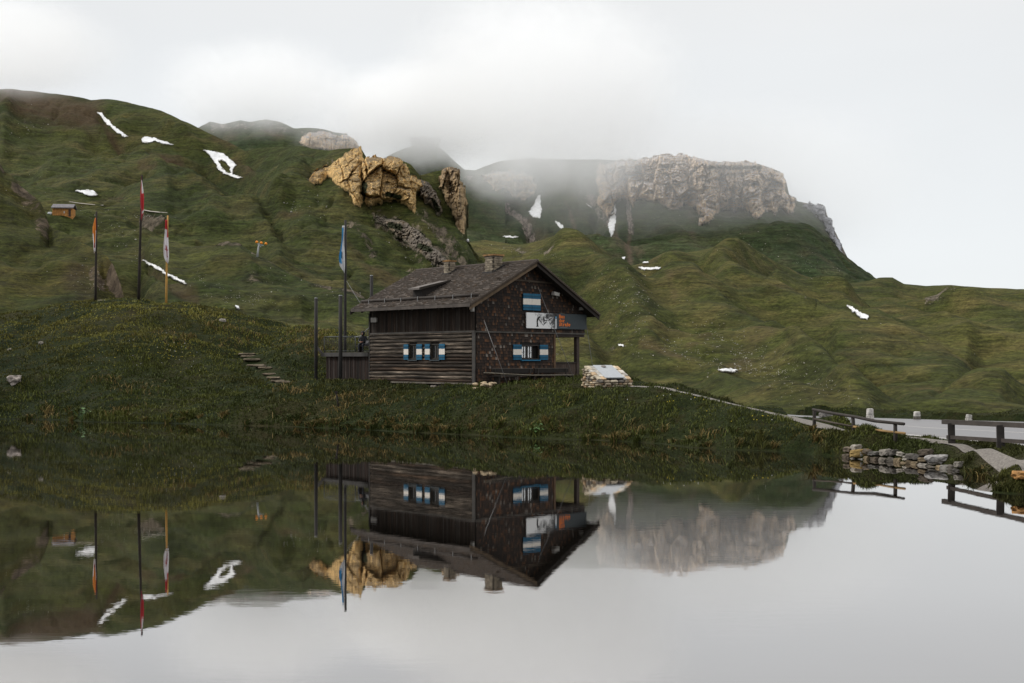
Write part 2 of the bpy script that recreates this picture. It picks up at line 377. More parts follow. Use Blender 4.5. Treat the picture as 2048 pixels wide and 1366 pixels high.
def ground_z(X, Y, rough=True):
    X = np.asarray(X, float); Y = np.asarray(Y, float)
    z = tps(X, Y)
    dp = dpoly(X, Y, PATHXY); ro = in_poly(X, Y, ROADP) | (dpoly(X, Y, np.array(ROADP)) < .9)
    flat = np.minimum(sstep(.5, 1.5, dp), np.where(ro, 0, 1))
    if rough:
        lump = fbm(X/2.6, Y/2.6, 0*X, 4, 3)*.20+fbm(X/9, Y/9, 0*X, 2, 9)*.25+fbm(X/3.4, Y/.9, 0*X, 3, 21)*.17
        z = z+lump*flat*sstep(-.1, .5, z)
    z = np.where(ro, .712, z)
    return z
gX, gY = np.meshgrid(np.concatenate([np.arange(-76, 9, .36), np.arange(9, 19.5, .14), np.arange(19.6, 56, .5)]), np.concatenate([np.arange(-26, 28, 2), np.arange(28, 76, .2), np.arange(76.1, 104, .36), np.arange(104.5, 140, .8)]))
gZ = ground_z(gX, gY)
V = np.stack([gX, gY, gZ], -1).reshape(-1, 3)
t = NT('meadow_ground'); v = t.coord(); n1 = t.noise(v, .12, 5, .6, .5); n2 = t.noise(v, 1.4, 6, .7); n3 = t.noise(v, 7, 4, .7)
c = t.ramp(n1, [(.32, (.010, .016, .005)), (.5, (.016, .022, .006)), (.66, (.028, .026, .009))])
c = t.mix(t.ramp(n2, [(.5, 0), (.75, .7)]), c, (.035, .024, .010))
c = t.mix(1, c, t.ramp(n3, [(.25, .45), (.75, 1.5)]), 'MULTIPLY')
c = t.mix(t.attr('soil'), c, t.mix(n3, (.055, .045, .035), (.15, .125, .10)))
t.bsdf(c, .95, t.bump(n3, .06, 1, t.bump(n2, .2)), 0, .1); M['meadow_ground'] = t.m
soil = np.where(gX > 14, .3, 1)*(1-sstep(.3, .6, dpoly(gX, gY, PATHXY)))*.7
ground = np_mesh('ground', V, grid_faces(*gX.shape), M['meadow_ground'], attrs={'soil': soil}, smooth=True); tag(ground, kind='structure')
def gz(X, Y): return float(ground_z(np.array([X]), np.array([Y]))[0])

# ---------------------------------------------------------------- lake
t = NT('lake_water'); v = t.coord((1, 1, 1))
w1 = t.noise(t.coord((.5, 1.6, 1)), 2.6, 3, .6, .3); w2 = t.noise(t.coord((.12, .4, 1)), .8, 2, .5)
calm = t.ramp(t.noise(v, .05, 3, .5), [(.35, .35), (.65, 1)])
bp = t.n('ShaderNodeBump'); bp.inputs['Distance'].default_value = .00055; t.l(calm, bp.inputs['Strength']); t.l(w1, bp.inputs['Height'])
b2 = t.bump(w2, .0035, .6, bp.outputs[0])
gl = t.n('ShaderNodeBsdfGlossy', i_Roughness=.012); gl.inputs['Color'].default_value = (1, .982, .972, 1); t.l(b2, gl.inputs['Normal'])
df = t.n('ShaderNodeBsdfDiffuse'); df.inputs['Color'].default_value = (.007, .006, .005, 1)
fr = t.n('ShaderNodeFresnel', i_IOR=1.9); t.l(b2, fr.inputs['Normal'])
fac = t.ramp(fr.outputs[0], [(0, .10), (.3, .57), (.42, .69), (.6, .78), (.8, .91), (1, 1)])
mx = t.n('ShaderNodeMixShader'); t.l(fac, mx.inputs[0]); t.l(df.outputs[0], mx.inputs[1]); t.l(gl.outputs[0], mx.inputs[2]); t.l(mx.outputs[0], t.out.inputs[0])
LX, LY = np.meshgrid(np.linspace(-72, 24, 40), np.linspace(-1, 79, 40))
lake = np_mesh('lake_water', np.stack([LX, LY, 0*LX], -1).reshape(-1, 3), grid_faces(40, 40), t.m); tag(lake, kind='structure')

# ---------------------------------------------------------------- road, path
def strip(name, A, B, z, mat, nsub=30, zf=None):
    def res(L):
        L = np.asarray(L); s = np.concatenate([[0], np.cumsum(np.hypot(*np.diff(L, axis=0).T))]); q = np.linspace(0, s[-1], nsub)
        return np.stack([np.interp(q, s, L[:, 0]), np.interp(q, s, L[:, 1])], 1)
    A, B = res(A), res(B); rows = 8
    W = np.stack([A+(B-A)*k/(rows-1) for k in range(rows)])
    Z = np.full(W.shape[:2], z) if zf is None else zf(W[..., 0], W[..., 1])
    return np_mesh(name, np.concatenate([W, Z[..., None]], -1).reshape(-1, 3), grid_faces(rows, nsub), mat, smooth=True)
t = NT('wet_asphalt'); n = t.noise(t.coord((1, 1, 1)), 30, 5, .7); n2 = t.noise(t.coord((.15, 1, 1)), .5, 5, .6)
c = t.mix(1, (.155, .15, .155), t.ramp(n, [(.3, .8), (.7, 1.2)]), 'MULTIPLY'); c = t.mix(1, c, t.ramp(n2, [(.35, .8), (.65, 1.15)]), 'MULTIPLY')
p = t.bsdf(c, t.ramp(n2, [(.3, .38), (.7, .55)]), t.bump(n, .004), 0, .6)
rd = tag(strip('road', ROADN, ROADF, .735, t.m, 60), kind='structure'); md = rd.modifiers.new('bed', 'SOLIDIFY'); md.thickness = .5; md.offset = -1
nn = ROADN[2:]+np.array([.05, .45]); tag(strip('road_edge_line', nn, nn+np.array([.05, .2]), .741, M['white_paint'], 40), kind='structure')
mid = (ROADN[3:]*.58+ROADF[3:8]*.42); tag(strip('road_centre_line', mid, mid+np.array([.02, .14]), .741, M['white_paint'], 40), kind='structure')
def offs(L, d):
    L = np.asarray(L, float); T = np.gradient(L, axis=0); T /= np.linalg.norm(T, axis=1)[:, None]
    return L+np.stack([-T[:, 1], T[:, 0]], 1)*d
tag(strip('footpath', offs(PATHXY, -np.interp(np.arange(len(PATH)), [0, 4, 7, 9], [.85, .7, .42, .26])[:, None]), offs(PATHXY, np.interp(np.arange(len(PATH)), [0, 4, 7, 9], [.85, .7, .42, .26])[:, None]), 0, M['gravel'], 260, lambda X, Y: ground_z(X, Y)+.035), kind='structure')

# ================================================================ hills: sheets lofted through measured profiles
SHEETS = {}
def curve_dist(px, py, L):
    return dpoly(px, py, np.array(L, float))
def hill(name, rows, x0, x1, nx, sub, mat, amp, scale, back=60, drop=25, feats=(), soil=(), rock=(), seed=1, crest_keep=.12, gully=0, smooth_px=1.5):
    U = np.linspace(x0, x1, nx); R = []
    for k, row in enumerate(rows):
        a = np.array(row, float); py = np.interp(U, a[:, 0], a[:, 1]); Yd = np.interp(U, a[:, 0], a[:, 2])
        w = max(1, int((smooth_px if k == 0 else 22)/(U[1]-U[0])))
        ker = np.ones(2*w+1)/(2*w+1)
        if k or w > 1:
            py = np.convolve(np.pad(py, w, 'edge'), ker, 'valid')
        w2 = max(1, int(25/(U[1]-U[0]))); ker = np.ones(2*w2+1)/(2*w2+1)
        Yd = np.convolve(np.pad(Yd, w2, 'edge'), ker, 'valid')
        R.append(np.stack([gx(U, Yd), Yd, gzp(py, Yd)], -1))
    b = R[0].copy(); b[:, 1] += back; b[:, 0] *= (b[:, 1])/(b[:, 1]-back); b[:, 2] -= drop
    R = np.array([b]+R); n = len(R); S = []; tv = []
    for i in range(n-1):
        p0, p1, p2, p3 = R[max(i-1, 0)], R[i], R[i+1], R[min(i+2, n-1)]
        if i == 0: p0 = 2*p1-p2; p3 = p2+(p2-p1)*.3
        if i == 1: p0 = p1-(p2-p1)*.5
        for s in range(sub if i else 5):
            f = s/(sub if i else 5)
            S.append(.5*((2*p1)+(-p0+p2)*f+(2*p0-5*p1+4*p2-p3)*f*f+(-p0+3*p1-3*p2+p3)*f**3)); tv.append(i+f)
    S.append(R[-1]); tv.append(n-1)
    S = np.array(S); tv = np.array(tv)[:, None]
    X, Y, Z = S[..., 0], S[..., 1], S[..., 2]
    px = CX+X*F/Y; py = HZ-(Z-CH)*F/Y
    keep = crest_keep+(1-crest_keep)*sstep(0, .55, np.abs(tv-1))
    Z = Z+amp*keep*(fbm(X/scale, Y/scale, 0*X, 5, seed, .48)+.35*fbm(X/scale*2.6, Y/scale*.9, 0*X, 4, seed+5))
    if gully: Z = Z-gully*keep*(1-np.abs(fbm(X/scale*.9+.3*Y/scale, Y/scale*.35, 0*X, 4, seed+31)))**3
    if gully:
        r = 1-np.abs(fbm(X/scale*3.1, Y/scale*1.5, Z/scale*2, 4, seed+61)); Z = Z-gully*.26*keep*r**5; r = 1-np.abs(fbm(X/scale*8, Y/scale*4, Z/scale*6, 3, seed+71)); Z = Z-gully*.10*keep*r**4
    for L, w, h in feats:
        L = np.array(L, float); d = curve_dist(px, py, L[:, :2]); Z = Z+h*np.clip(Y/380, .15, 1.3)*np.exp(-(d/w)**2)*np.clip(keep*1.3, 0, 1)
    A = {'soil': np.zeros(X.shape), 'rock': np.zeros(X.shape)}
    for key, ss in (('soil', soil), ('rock', rock)):
        for L, w, s in ss: A[key] = np.maximum(A[key], s*(.72 if key == 'soil' else 1)*np.exp(-(curve_dist(px, py, L)/w)**2))
    o = np_mesh(name, np.stack([X, Y, Z], -1).reshape(-1, 3), grid_faces(*X.shape)[:, ::-1], M[mat], attrs=A, smooth=True)
    tag(o, kind='structure')
    vs = o.data.vertices
    SHEETS[name] = BVHTree.FromPolygons([v.co[:] for v in vs], [tuple(p.vertices) for p in o.data.polygons])
    return o
EYE = Vector((0, 0, CH))
def hit(px, py, only=None, skip=()):
    d = Vector(((px-CX)/F, 1, -(py-HZ)/F)).normalized(); best = None
    for k, b in SHEETS.items():
        if (only and k not in only) or k in skip: continue
        r = b.ray_cast(EYE, d)
        if r[0] is not None and (best is None or r[3] < best[2]): best = (r[0], r[1] if r[1].dot(d) < 0 else -r[1], r[3], k)
    return best

# left mountain with the spur that carries the ochre crags
hill('grassy_mountain', [
    [(-150, 170, 560), (0, 177, 560), (60, 181, 560), (110, 186, 556), (175, 197, 550), (182, 199, 548), (215, 197, 540), (250, 203, 532), (300, 214, 520), (322, 218, 512), (345, 228, 505), (380, 247, 490), (400, 256, 484), (430, 268, 475), (460, 282, 465), (490, 299, 452), (515, 293, 445), (560, 289, 430), (600, 290, 415), (650, 299, 385), (690, 298, 368), (722, 296, 360), (735, 318, 356), (790, 316, 352), (822, 330, 350), (840, 352, 352), (870, 342, 355), (900, 334, 356), (918, 350, 354), (930, 385, 352), (934, 470, 345), (950, 500, 335), (975, 535, 325), (1010, 580, 318), (1100, 660, 310)],
    [(-150, 255, 470), (0, 258, 470), (180, 270, 462), (340, 285, 445), (440, 320, 425), (490, 345, 415), (540, 338, 380), (600, 338, 352), (680, 370, 336), (760, 420, 326), (850, 440, 324), (920, 460, 330), (950, 520, 322), (1010, 605, 312), (1100, 680, 300)],
    [(-150, 335, 385), (0, 338, 385), (180, 350, 378), (340, 365, 365), (440, 385, 350), (520, 400, 325), (620, 420, 300), (720, 470, 288), (830, 510, 290), (930, 545, 297), (1010, 630, 298), (1100, 700, 285)],
    [(-150, 405, 320), (0, 410, 318), (150, 414, 312), (300, 425, 305), (440, 450, 290), (560, 490, 268), (700, 545, 255), (800, 580, 258), (930, 610, 268), (1010, 660, 275), (1100, 720, 260)],
    [(-150, 430, 285), (0, 432, 283), (150, 436, 280), (300, 446, 274), (440, 480, 262), (560, 530, 242), (700, 590, 232), (800, 615, 235), (930, 640, 245), (1010, 690, 255), (1100, 740, 240)],
    [(-150, 520, 225), (0, 520, 225), (180, 520, 222), (300, 540, 220), (440, 560, 215), (560, 600, 208), (700, 650, 205), (930, 690, 220), (1100, 760, 220)],
    [(-150, 760, 170), (0, 760, 170), (300, 770, 170), (600, 800, 170), (800, 840, 170), (1100, 900, 170)]],
    -150, 1100, 520, 40, 'hill_grass', 4.6, 44, 70, 30, seed=4, gully=3.5,
    feats=[([(205, 228), (258, 276), (300, 300)], 12, -2.6), ([(410, 300), (470, 345), (520, 380), (560, 440)], 16, -5), ([(330, 240), (420, 290), (500, 330)], 9, 2.5), ([(600, 310), (560, 360), (540, 430), (560, 500)], 22, 4), ([(100, 190), (80, 260), (60, 330)], 24, -1.6), ([(20, 190), (0, 300)], 18, 3), ([(280, 290), (330, 350), (420, 400)], 20, 3.5), ([(60, 380), (200, 360), (330, 390)], 18, 3)],
    soil=[([(20, 205), (180, 228)], 40, 1.05), ([(195, 232), (262, 280), (300, 292), (360, 296)], 11, .9), ([(470, 312), (505, 330)], 14, .7), ([(205, 388), (235, 392)], 18, .75), ([(560, 400), (600, 412)], 18, .55), ([(0, 330), (40, 350)], 25, .5), ([(660, 420), (760, 540), (820, 560)], 20, .5), ([(395, 455), (430, 480)], 12, .55), ([(280, 330), (310, 335)], 8, .6), ([(430, 268), (470, 288)], 10, .6)],
    rock=[([(760, 430), (830, 470), (905, 545)], 24, .75), ([(850, 430), (930, 540)], 20, .65), ([(700, 420), (745, 480)], 14, .55), ([(615, 345), (660, 330)], 14, .6), ([(560, 405), (605, 410)], 9, .42), ([(820, 520), (870, 545)], 16, .6), ([(285, 430), (325, 432)], 7, .8), ([(50, 245), (70, 250)], 8, .45)])
# rocky shoulder at the far left
hill('rocky_hill', [
    [(-150, 210, 235), (-60, 285, 225), (0, 322, 215), (8, 340, 213), (22, 350, 210), (40, 372, 207), (60, 388, 204), (80, 400, 200), (92, 425, 196), (98, 446, 192), (106, 453, 189), (130, 462, 182), (170, 486, 174), (200, 503, 166), (215, 512, 163), (228, 530, 160), (240, 562, 156), (252, 600, 152), (290, 660, 146)],
    [(-150, 420, 180), (0, 440, 178), (60, 470, 172), (110, 490, 166), (160, 520, 160), (200, 550, 155), (235, 600, 150), (290, 680, 144)],
    [(-150, 560, 148), (0, 560, 148), (100, 575, 145), (160, 590, 143), (220, 620, 141), (290, 700, 138)],
    [(-150, 800, 116), (0, 800, 116), (150, 800, 116), (290, 840, 116)]],
    -150, 290, 200, 36, 'near_hill_grass', 1.8, 22, 30, 14, seed=8, gully=.6,
    feats=[([(100, 455), (60, 470), (20, 500)], 12, -1.5), ([(205, 508), (190, 560), (185, 600)], 10, 1.2)],
    rock=[([(35, 372), (70, 405), (93, 440)], 20, .68), ([(222, 530), (238, 570), (245, 600)], 15, .72), ([(190, 520), (205, 585)], 22, .48), ([(0, 330), (6, 345)], 7, .8)],
    soil=[([(150, 540), (190, 590)], 34, .65), ([(100, 600), (160, 560)], 20, .4), ([(20, 460), (80, 470)], 20, .3)])
# low spur behind the knoll
hill('low_hill', [
    [(250, 600, 262), (285, 500, 254), (300, 472, 252), (340, 480, 244), (380, 492, 236), (425, 494, 228), (436, 490, 226), (455, 484, 224), (478, 488, 222), (500, 503, 219), (530, 518, 215), (560, 537, 211), (600, 555, 206), (625, 566, 203), (650, 573, 200), (685, 576, 197), (710, 583, 195), (740, 602, 191), (780, 628, 187), (850, 668, 182), (950, 710, 176)],
    [(250, 640, 215), (290, 548, 208), (320, 530, 205), (400, 556, 196), (480, 560, 190), (560, 580, 184), (650, 605, 178), (740, 640, 172), (850, 700, 166), (950, 740, 160)],
    [(250, 700, 170), (290, 610, 169), (330, 575, 168), (400, 600, 164), (480, 615, 160), (560, 630, 156), (650, 650, 152), (740, 690, 148), (950, 770, 142)],
    [(250, 800, 130), (400, 800, 130), (650, 820, 126), (950, 880, 122)]],
    250, 950, 300, 36, 'hill_grass', 2.2, 24, 40, 12, seed=15, gully=1.0,
    feats=[([(280, 518), (380, 572), (450, 600)], 9, -3), ([(480, 505), (520, 560), (600, 600)], 12, 1.5)],
    rock=[([(438, 490), (478, 490)], 8, .75), ([(690, 580), (725, 592)], 9, .9), ([(620, 568), (660, 576)], 5, .7), ([(490, 545), (520, 550)], 8, .55), ([(470, 600), (520, 612)], 15, .6), ([(500, 505), (600, 557)], 4, .45)],
    soil=[([(275, 515), (390, 575)], 14, .7), ([(440, 490), (480, 492)], 14, .4), ([(480, 600), (520, 620)], 24, .6), ([(400, 470), (430, 490)], 10, .6)])
# hazy mountain behind, left of the crags
hill('hazy_mountain', [
    [(340, 275, 950), (390, 258, 950), (420, 244, 950), (445, 250, 945), (480, 243, 940), (500, 247, 935), (530, 241, 930), (560, 248, 925), (590, 259, 920), (620, 257, 915), (660, 262, 910), (690, 268, 905), (705, 280, 900), (718, 300, 900), (740, 330, 900), (760, 320, 930), (790, 300, 960), (830, 286, 970), (875, 286, 970), (900, 310, 960), (930, 338, 950), (960, 345, 940), (1010, 352, 930)],
    [(340, 330, 840), (500, 320, 840), (620, 330, 840), (720, 360, 830), (800, 370, 850), (900, 390, 860), (1010, 420, 860)],
    [(340, 450, 640), (620, 450, 640), (800, 470, 650), (1010, 520, 640)]],
    340, 1010, 260, 40, 'far_grass', 7, 80, 120, 50, seed=22, gully=5, crest_keep=.25,
    rock=[([(430, 255), (560, 262)], 26, .52), ([(620, 280), (700, 290)], 20, .8)], soil=[([(430, 270), (560, 280)], 30, .5)])
# the big flat-topped cliff massif
hill('cliff_mountain', [
    [(860, 345, 960), (920, 338, 950), (950, 340, 940), (1000, 322, 930), (1060, 316, 925), (1150, 320, 915), (1240, 320, 905), (1290, 318, 898), (1320, 312, 890), (1345, 311, 885), (1372, 309, 880), (1400, 318, 876), (1440, 323, 872), (1470, 324, 868), (1510, 326, 864), (1535, 334, 862), (1560, 343, 860), (1572, 360, 858), (1578, 388, 856), (1595, 402, 855), (1630, 410, 850), (1650, 416, 846), (1658, 440, 842), (1672, 465, 838), (1684, 490, 834), (1697, 516, 830), (1720, 540, 825), (1760, 562, 818), (1830, 600, 810), (1900, 640, 800)],
    [(860, 400, 890), (940, 400, 885), (1000, 420, 870), (1080, 400, 862), (1150, 405, 850), (1220, 410, 840), (1300, 405, 830), (1400, 425, 822), (1450, 425, 820), (1520, 420, 818), (1600, 425, 815), (1650, 450, 812), (1700, 530, 800), (1760, 575, 790), (1900, 650, 770)],
    [(860, 450, 800), (950, 450, 790), (1050, 460, 770), (1150, 470, 740), (1250, 475, 730), (1400, 480, 720), (1550, 490, 715), (1650, 510, 710), (1740, 560, 700), (1900, 660, 680)],
    [(860, 490, 680), (1000, 490, 670), (1120, 510, 640), (1260, 520, 620), (1400, 520, 620), (1550, 550, 620), (1700, 590, 610), (1900, 670, 590)],
    [(860, 560, 540), (1100, 570, 520), (1400, 580, 520), (1700, 640, 510), (1900, 690, 500)]],
    860, 1900, 460, 40, 'far_grass', 6, 62, 120, 30, seed=33, gully=5, crest_keep=.2,
    feats=[([(1190, 420), (1215, 480)], 9, -6), ([(1060, 440), (1120, 490)], 14, -6)],
    rock=[([(1645, 412), (1662, 445), (1685, 500)], 12, .95), ([(1610, 405), (1650, 412)], 9, .8), ([(940, 360), (1000, 395)], 14, .7), ([(1000, 395), (1060, 435), (1085, 460)], 9, .85), ([(1255, 400), (1262, 440)], 7, .9), ([(1300, 330), (1560, 350)], 22, .75), ([(1180, 385), (1220, 420)], 16, .7)],
    soil=[([(1225, 430), (1240, 480), (1260, 505)], 9, .9), ([(1262, 430), (1252, 500)], 6, .9), ([(1130, 400), (1165, 455), (1210, 490)], 5, .8), ([(1050, 420), (1110, 465), (1180, 480)], 22, .6), ([(1380, 440), (1390, 480)], 12, .6), ([(1200, 490), (1280, 500)], 14, .6), ([(1440, 420), (1480, 440)], 16, .5)])
# rolling green hills on the right
hill('rolling_hills', [
    [(860, 500, 420), (930, 484, 430), (970, 478, 436), (1040, 488, 440), (1080, 482, 430), (1110, 475, 420), (1145, 480, 412), (1190, 492, 405), (1215, 505, 405), (1235, 524, 420), (1262, 530, 440), (1300, 521, 450), (1345, 512, 452), (1380, 506, 450), (1420, 498, 446), (1450, 489, 442), (1478, 483, 438), (1495, 488, 438), (1520, 503, 442), (1560, 528, 452), (1600, 548, 465), (1650, 562, 485), (1700, 567, 500), (1740, 563, 505), (1758, 557, 505), (1785, 556, 505), (1808, 568, 510), (1850, 571, 520), (1900, 572, 530), (1980, 577, 540), (2060, 580, 540), (2250, 590, 540)],
    [(860, 545, 350), (1000, 545, 350), (1120, 535, 345), (1220, 555, 345), (1300, 560, 350), (1400, 556, 350), (1480, 560, 352), (1600, 590, 370), (1750, 602, 400), (1900, 610, 420), (2250, 620, 430)],
    [(860, 600, 290), (1100, 600, 285), (1250, 605, 285), (1400, 615, 285), (1550, 630, 295), (1700, 642, 315), (1850, 648, 335), (2050, 650, 345), (2250, 660, 345)],
    [(860, 680, 225), (1200, 680, 222), (1400, 690, 222), (1600, 690, 230), (1800, 697, 250), (2050, 705, 260), (2250, 712, 260)],
    [(860, 760, 170), (1200, 755, 170), (1400, 760, 170), (1600, 760, 175), (1800, 765, 185), (2050, 770, 190), (2250, 775, 190)],
    [(860, 850, 128), (1400, 845, 128), (1700, 840, 130), (2050, 842, 132), (2250, 845, 132)],
    [(860, 960, 95), (1700, 940, 95), (2250, 940, 95)]],
    860, 2250, 560, 34, 'meadow_grass', 3.0, 46, 80, 22, seed=41, gully=2, crest_keep=.15,
    feats=[([(1478, 492), (1440, 530), (1457, 560), (1531, 597), (1614, 634), (1676, 655), (1780, 676), (1929, 701)], 24, 6), ([(1350, 560), (1500, 640), (1640, 745), (1730, 830)], 38, 7), ([(1560, 566), (1650, 590), (1760, 640), (1900, 665), (2048, 690)], 20, 5), ([(1680, 684), (1800, 725), (1904, 750), (2000, 785)], 24, 5),
           ([(1420, 570), (1560, 645), (1700, 735), (1800, 800)], 20, -5), ([(1720, 610), (1820, 660), (1960, 720), (2060, 760)], 18, -4), ([(1130, 492), (1180, 530), (1250, 590), (1300, 660)], 30, 6), ([(1240, 540), (1330, 550), (1400, 540)], 14, -3), ([(1440, 745), (1560, 800), (1640, 830)], 30, 4), ([(1870, 800), (1900, 765), (1960, 740)], 9, -1.6), ([(1310, 536), (1420, 515), (1470, 492)], 14, 1.5), ([(1150, 570), (1210, 650), (1230, 730), (1330, 800)], 30, -6), ([(1600, 700), (1660, 760), (1700, 820)], 26, 4), ([(1900, 600), (2000, 640), (2100, 660)], 20, 4), ([(1800, 800), (1950, 790), (2100, 760)], 26, 4)],
    soil=[([(1380, 690), (1430, 670)], 14, .6), ([(1455, 720), (1500, 700), (1540, 690)], 22, .6), ([(1240, 520), (1300, 530), (1350, 528)], 8, .6), ([(1280, 690), (1360, 705)], 7, .7), ([(1500, 750), (1600, 790)], 30, .4), ([(1700, 780), (1740, 772)], 10, .55), ([(1690, 605), (1750, 640)], 9, .5), ([(1830, 775), (1860, 772)], 8, .5), ([(1650, 725), (1700, 715)], 18, .5), ([(1320, 560), (1350, 600)], 10, .4)],
    rock=[([(1855, 602), (1930, 608)], 9, .75), ([(1605, 630), (1630, 640)], 6, .5), ([(1725, 735), (1735, 745)], 6, .8), ([(1715, 768), (1740, 780)], 6, .6), ([(1040, 500), (1100, 510)], 12, .5), ([(1560, 560), (1610, 575)], 9, .5), ([(1210, 640), (1225, 670)], 8, .5), ([(1190, 540), (1230, 560)], 12, .45)])
# ================================================================ rock faces standing out of the hills
def crag(name, sheet, poly, Y, mat, label, thick, bsx, bsy, seed, step=1.0, lean=.35, grass=(), ysl=0.0, rough=1.0, edge=9, foot=26, fine=1.0, warm=(), w0=0, parent=None):
    poly = [tuple(p) for p in poly]; a = np.array(poly, float)
    xs = np.arange(a[:, 0].min()-9, a[:, 0].max()+10, step); ys = np.arange(a[:, 1].min()-9, a[:, 1].max()+10, step)
    PX, PY = np.meshgrid(xs, ys)
    wob = 4.2*fbm(PX/11, PY/11, 0*PX, 4, seed)
    ins = in_poly(PX+wob, PY+3.6*fbm(PX/10, PY/10, 0*PX+9, 4, seed+1), poly)
    d = dpoly(PX+wob, PY, np.array(poly+[poly[0]], float))
    s = Y/F                                   # metres per photo pixel at that distance
    prof = np.clip(d/edge, 0, 1)**.6
    wx_, wy_ = PX+2*fbm(PX/14, PY/14, 0*PX, 3, seed+3), PY+2*fbm(PX/14, PY/14, 0*PX+5, 3, seed+5)
    wx_ = wx_+.35*wy_*.3
    f1, e1 = facets(wx_/bsx, wy_/bsy, seed); f2, e2 = facets(wx_/(bsx*.42)+7, wy_/(bsy*.24), seed+11); f3, e3 = facets(PX/(bsx*.17), PY/(bsy*.08), seed+23)
    lay = (PY+.45*PX)/9+1.3*fbm(PX/30, PY/30, 0*PX, 3, seed+8); led = np.abs((lay % 1)-.35)
    rows = np.arange(PX.shape[0])[:, None]*np.ones(PX.shape); bot = np.where(ins, rows, -1).max(0); okc = bot >= 0; bot = np.interp(np.arange(len(bot)), np.nonzero(okc)[0], bot[okc]); above = np.clip((bot[None]-rows)*step, 0, None)
    tap = np.clip(above/foot, 0, 1)**.7
    bul = thick*tap*(prof*(.35+.55*f1)*(.45+.55*sstep(0, .15, e1))+fine*(prof*.30*f2*(.4+.6*sstep(0, .18, e2))+.11*prof*f3+.22*rough*prof*led)+.03*rough*fbm(PX/5, PY/5, 0*PX, 3, seed+4))
    s = Y/F
    # follow the slope the rock grows out of
    cs = 5; hx_ = np.arange(xs[0], xs[-1]+cs, cs); hy_ = np.arange(ys[0], ys[-1]+cs, cs); B = np.full((len(hy_), len(hx_)), np.nan)
    for i, yy in enumerate(hy_):
        for j, xx in enumerate(hx_):
            h = hit(xx, yy, only=(sheet,))
            if h and abs(h[0].y-Y) < 90: B[i, j] = h[0].y
    for i in range(len(hy_)-2, -1, -1): B[i] = np.where(np.isnan(B[i]), B[i+1]+cs*s*lean, B[i])
    for i in range(1, len(hy_)): B[i] = np.where(np.isnan(B[i]), B[i-1], B[i])
    B = np.where(np.isnan(B), Y, B)
    for _ in range(3):
        Bp = np.pad(B, 1, 'edge'); B = (Bp[:-2, 1:-1]+Bp[2:, 1:-1]+Bp[1:-1, :-2]+Bp[1:-1, 2:]+2*B)/6
    fi_, fj_ = (PY-ys[0])/cs, (PX-xs[0])/cs; i0 = np.clip(fi_.astype(int), 0, len(hy_)-2); j0 = np.clip(fj_.astype(int), 0, len(hx_)-2); u, v = fi_-i0, fj_-j0
    base = (B[i0, j0]*(1-u)+B[i0+1, j0]*u)*(1-v)+(B[i0, j0+1]*(1-u)+B[i0+1, j0+1]*u)*v
    ci = np.clip(np.round(bot).astype(int), 0, PX.shape[0]-1); yb = base[ci, np.arange(PX.shape[1])]; kk = np.ones(25)/25; yb = np.convolve(np.pad(yb, 12, 'edge'), kk, 'valid')
    face = np.minimum(base, yb[None]+lean*above*s+.5*(base-yb[None]-lean*above*s).clip(0))
    Yd = face-bul-.3
    X = gx(PX, Yd); Z = gzp(PY, Yd)
    gm = np.zeros(PX.shape)
    for L, w, k in grass: gm = np.maximum(gm, k*np.exp(-(dpoly(PX, PY, np.array(L, float))/w)**2))
    gm = np.maximum(gm, .62*np.clip(1-np.minimum(d/7, above/16+.0*d), 0, 1)*(above < 60))
    wm = np.full(PX.shape, float(w0))
    for L, w, k in warm: wm = np.maximum(wm, k*(.72 if 'cliff_m' in sheet else 1)*np.exp(-(dpoly(PX, PY, np.array(L+L[-1:], float))/w)**2))
    used = ins[:-1, :-1] & ins[1:, :-1] & ins[:-1, 1:] & ins[1:, 1:]
    nr, nc = PX.shape; fi = grid_faces(nr, nc).reshape(nr-1, nc-1, 4)[used]
    Vf = np.stack([X, Yd, Z], -1).reshape(-1, 3); nv = len(Vf)
    Vb = Vf.copy(); k = (base.ravel()+7)/Vb[:, 1]; Vb[:, 1] *= k; Vb[:, 0] *= k; Vb[:, 2] -= thick*.5+2
    # skirt from the rim of the face back into the hill
    E = np.concatenate([fi[:, [0, 1]], fi[:, [1, 2]], fi[:, [2, 3]], fi[:, [3, 0]]])
    key = {}
    for p, q in E.tolist(): key[(p, q)] = 1
    rim = [(p, q) for (p, q) in key if (q, p) not in key]
    sk = np.array([(q, p, p+nv, q+nv) for p, q in rim], np.int32)
    Fall = np.concatenate([fi, sk]); VV = np.concatenate([Vf, Vb]); G = np.concatenate([gm.ravel(), gm.ravel()]); WM = np.concatenate([wm.ravel(), wm.ravel()])
    u, inv = np.unique(Fall, return_inverse=True)
    o = np_mesh(name, VV[u], inv.reshape(-1, 4), M[mat], attrs={'grass': G[u], 'warm': WM[u]}, parent=parent)
    return tag(o, label, 'rock face', 'rock faces on the mountains') if label else o
crag('rock_face', 'grassy_mountain', [(612, 362), (622, 348), (640, 338), (655, 331), (668, 322), (690, 308), (708, 297), (722, 294), (725, 315), (727, 340), (724, 420), (715, 419), (700, 398), (688, 382), (676, 372), (665, 366), (655, 352), (643, 368), (630, 372)], 362, 'ochre_rock', 'tilted ochre rock arch with its slanting top above the long grass slope', 8, 34, 52, 5, .9, .45, fine=.42, warm=[([(690, 330), (710, 400)], 30, 1), ([(650, 340), (690, 320)], 16, .8)], w0=.45)
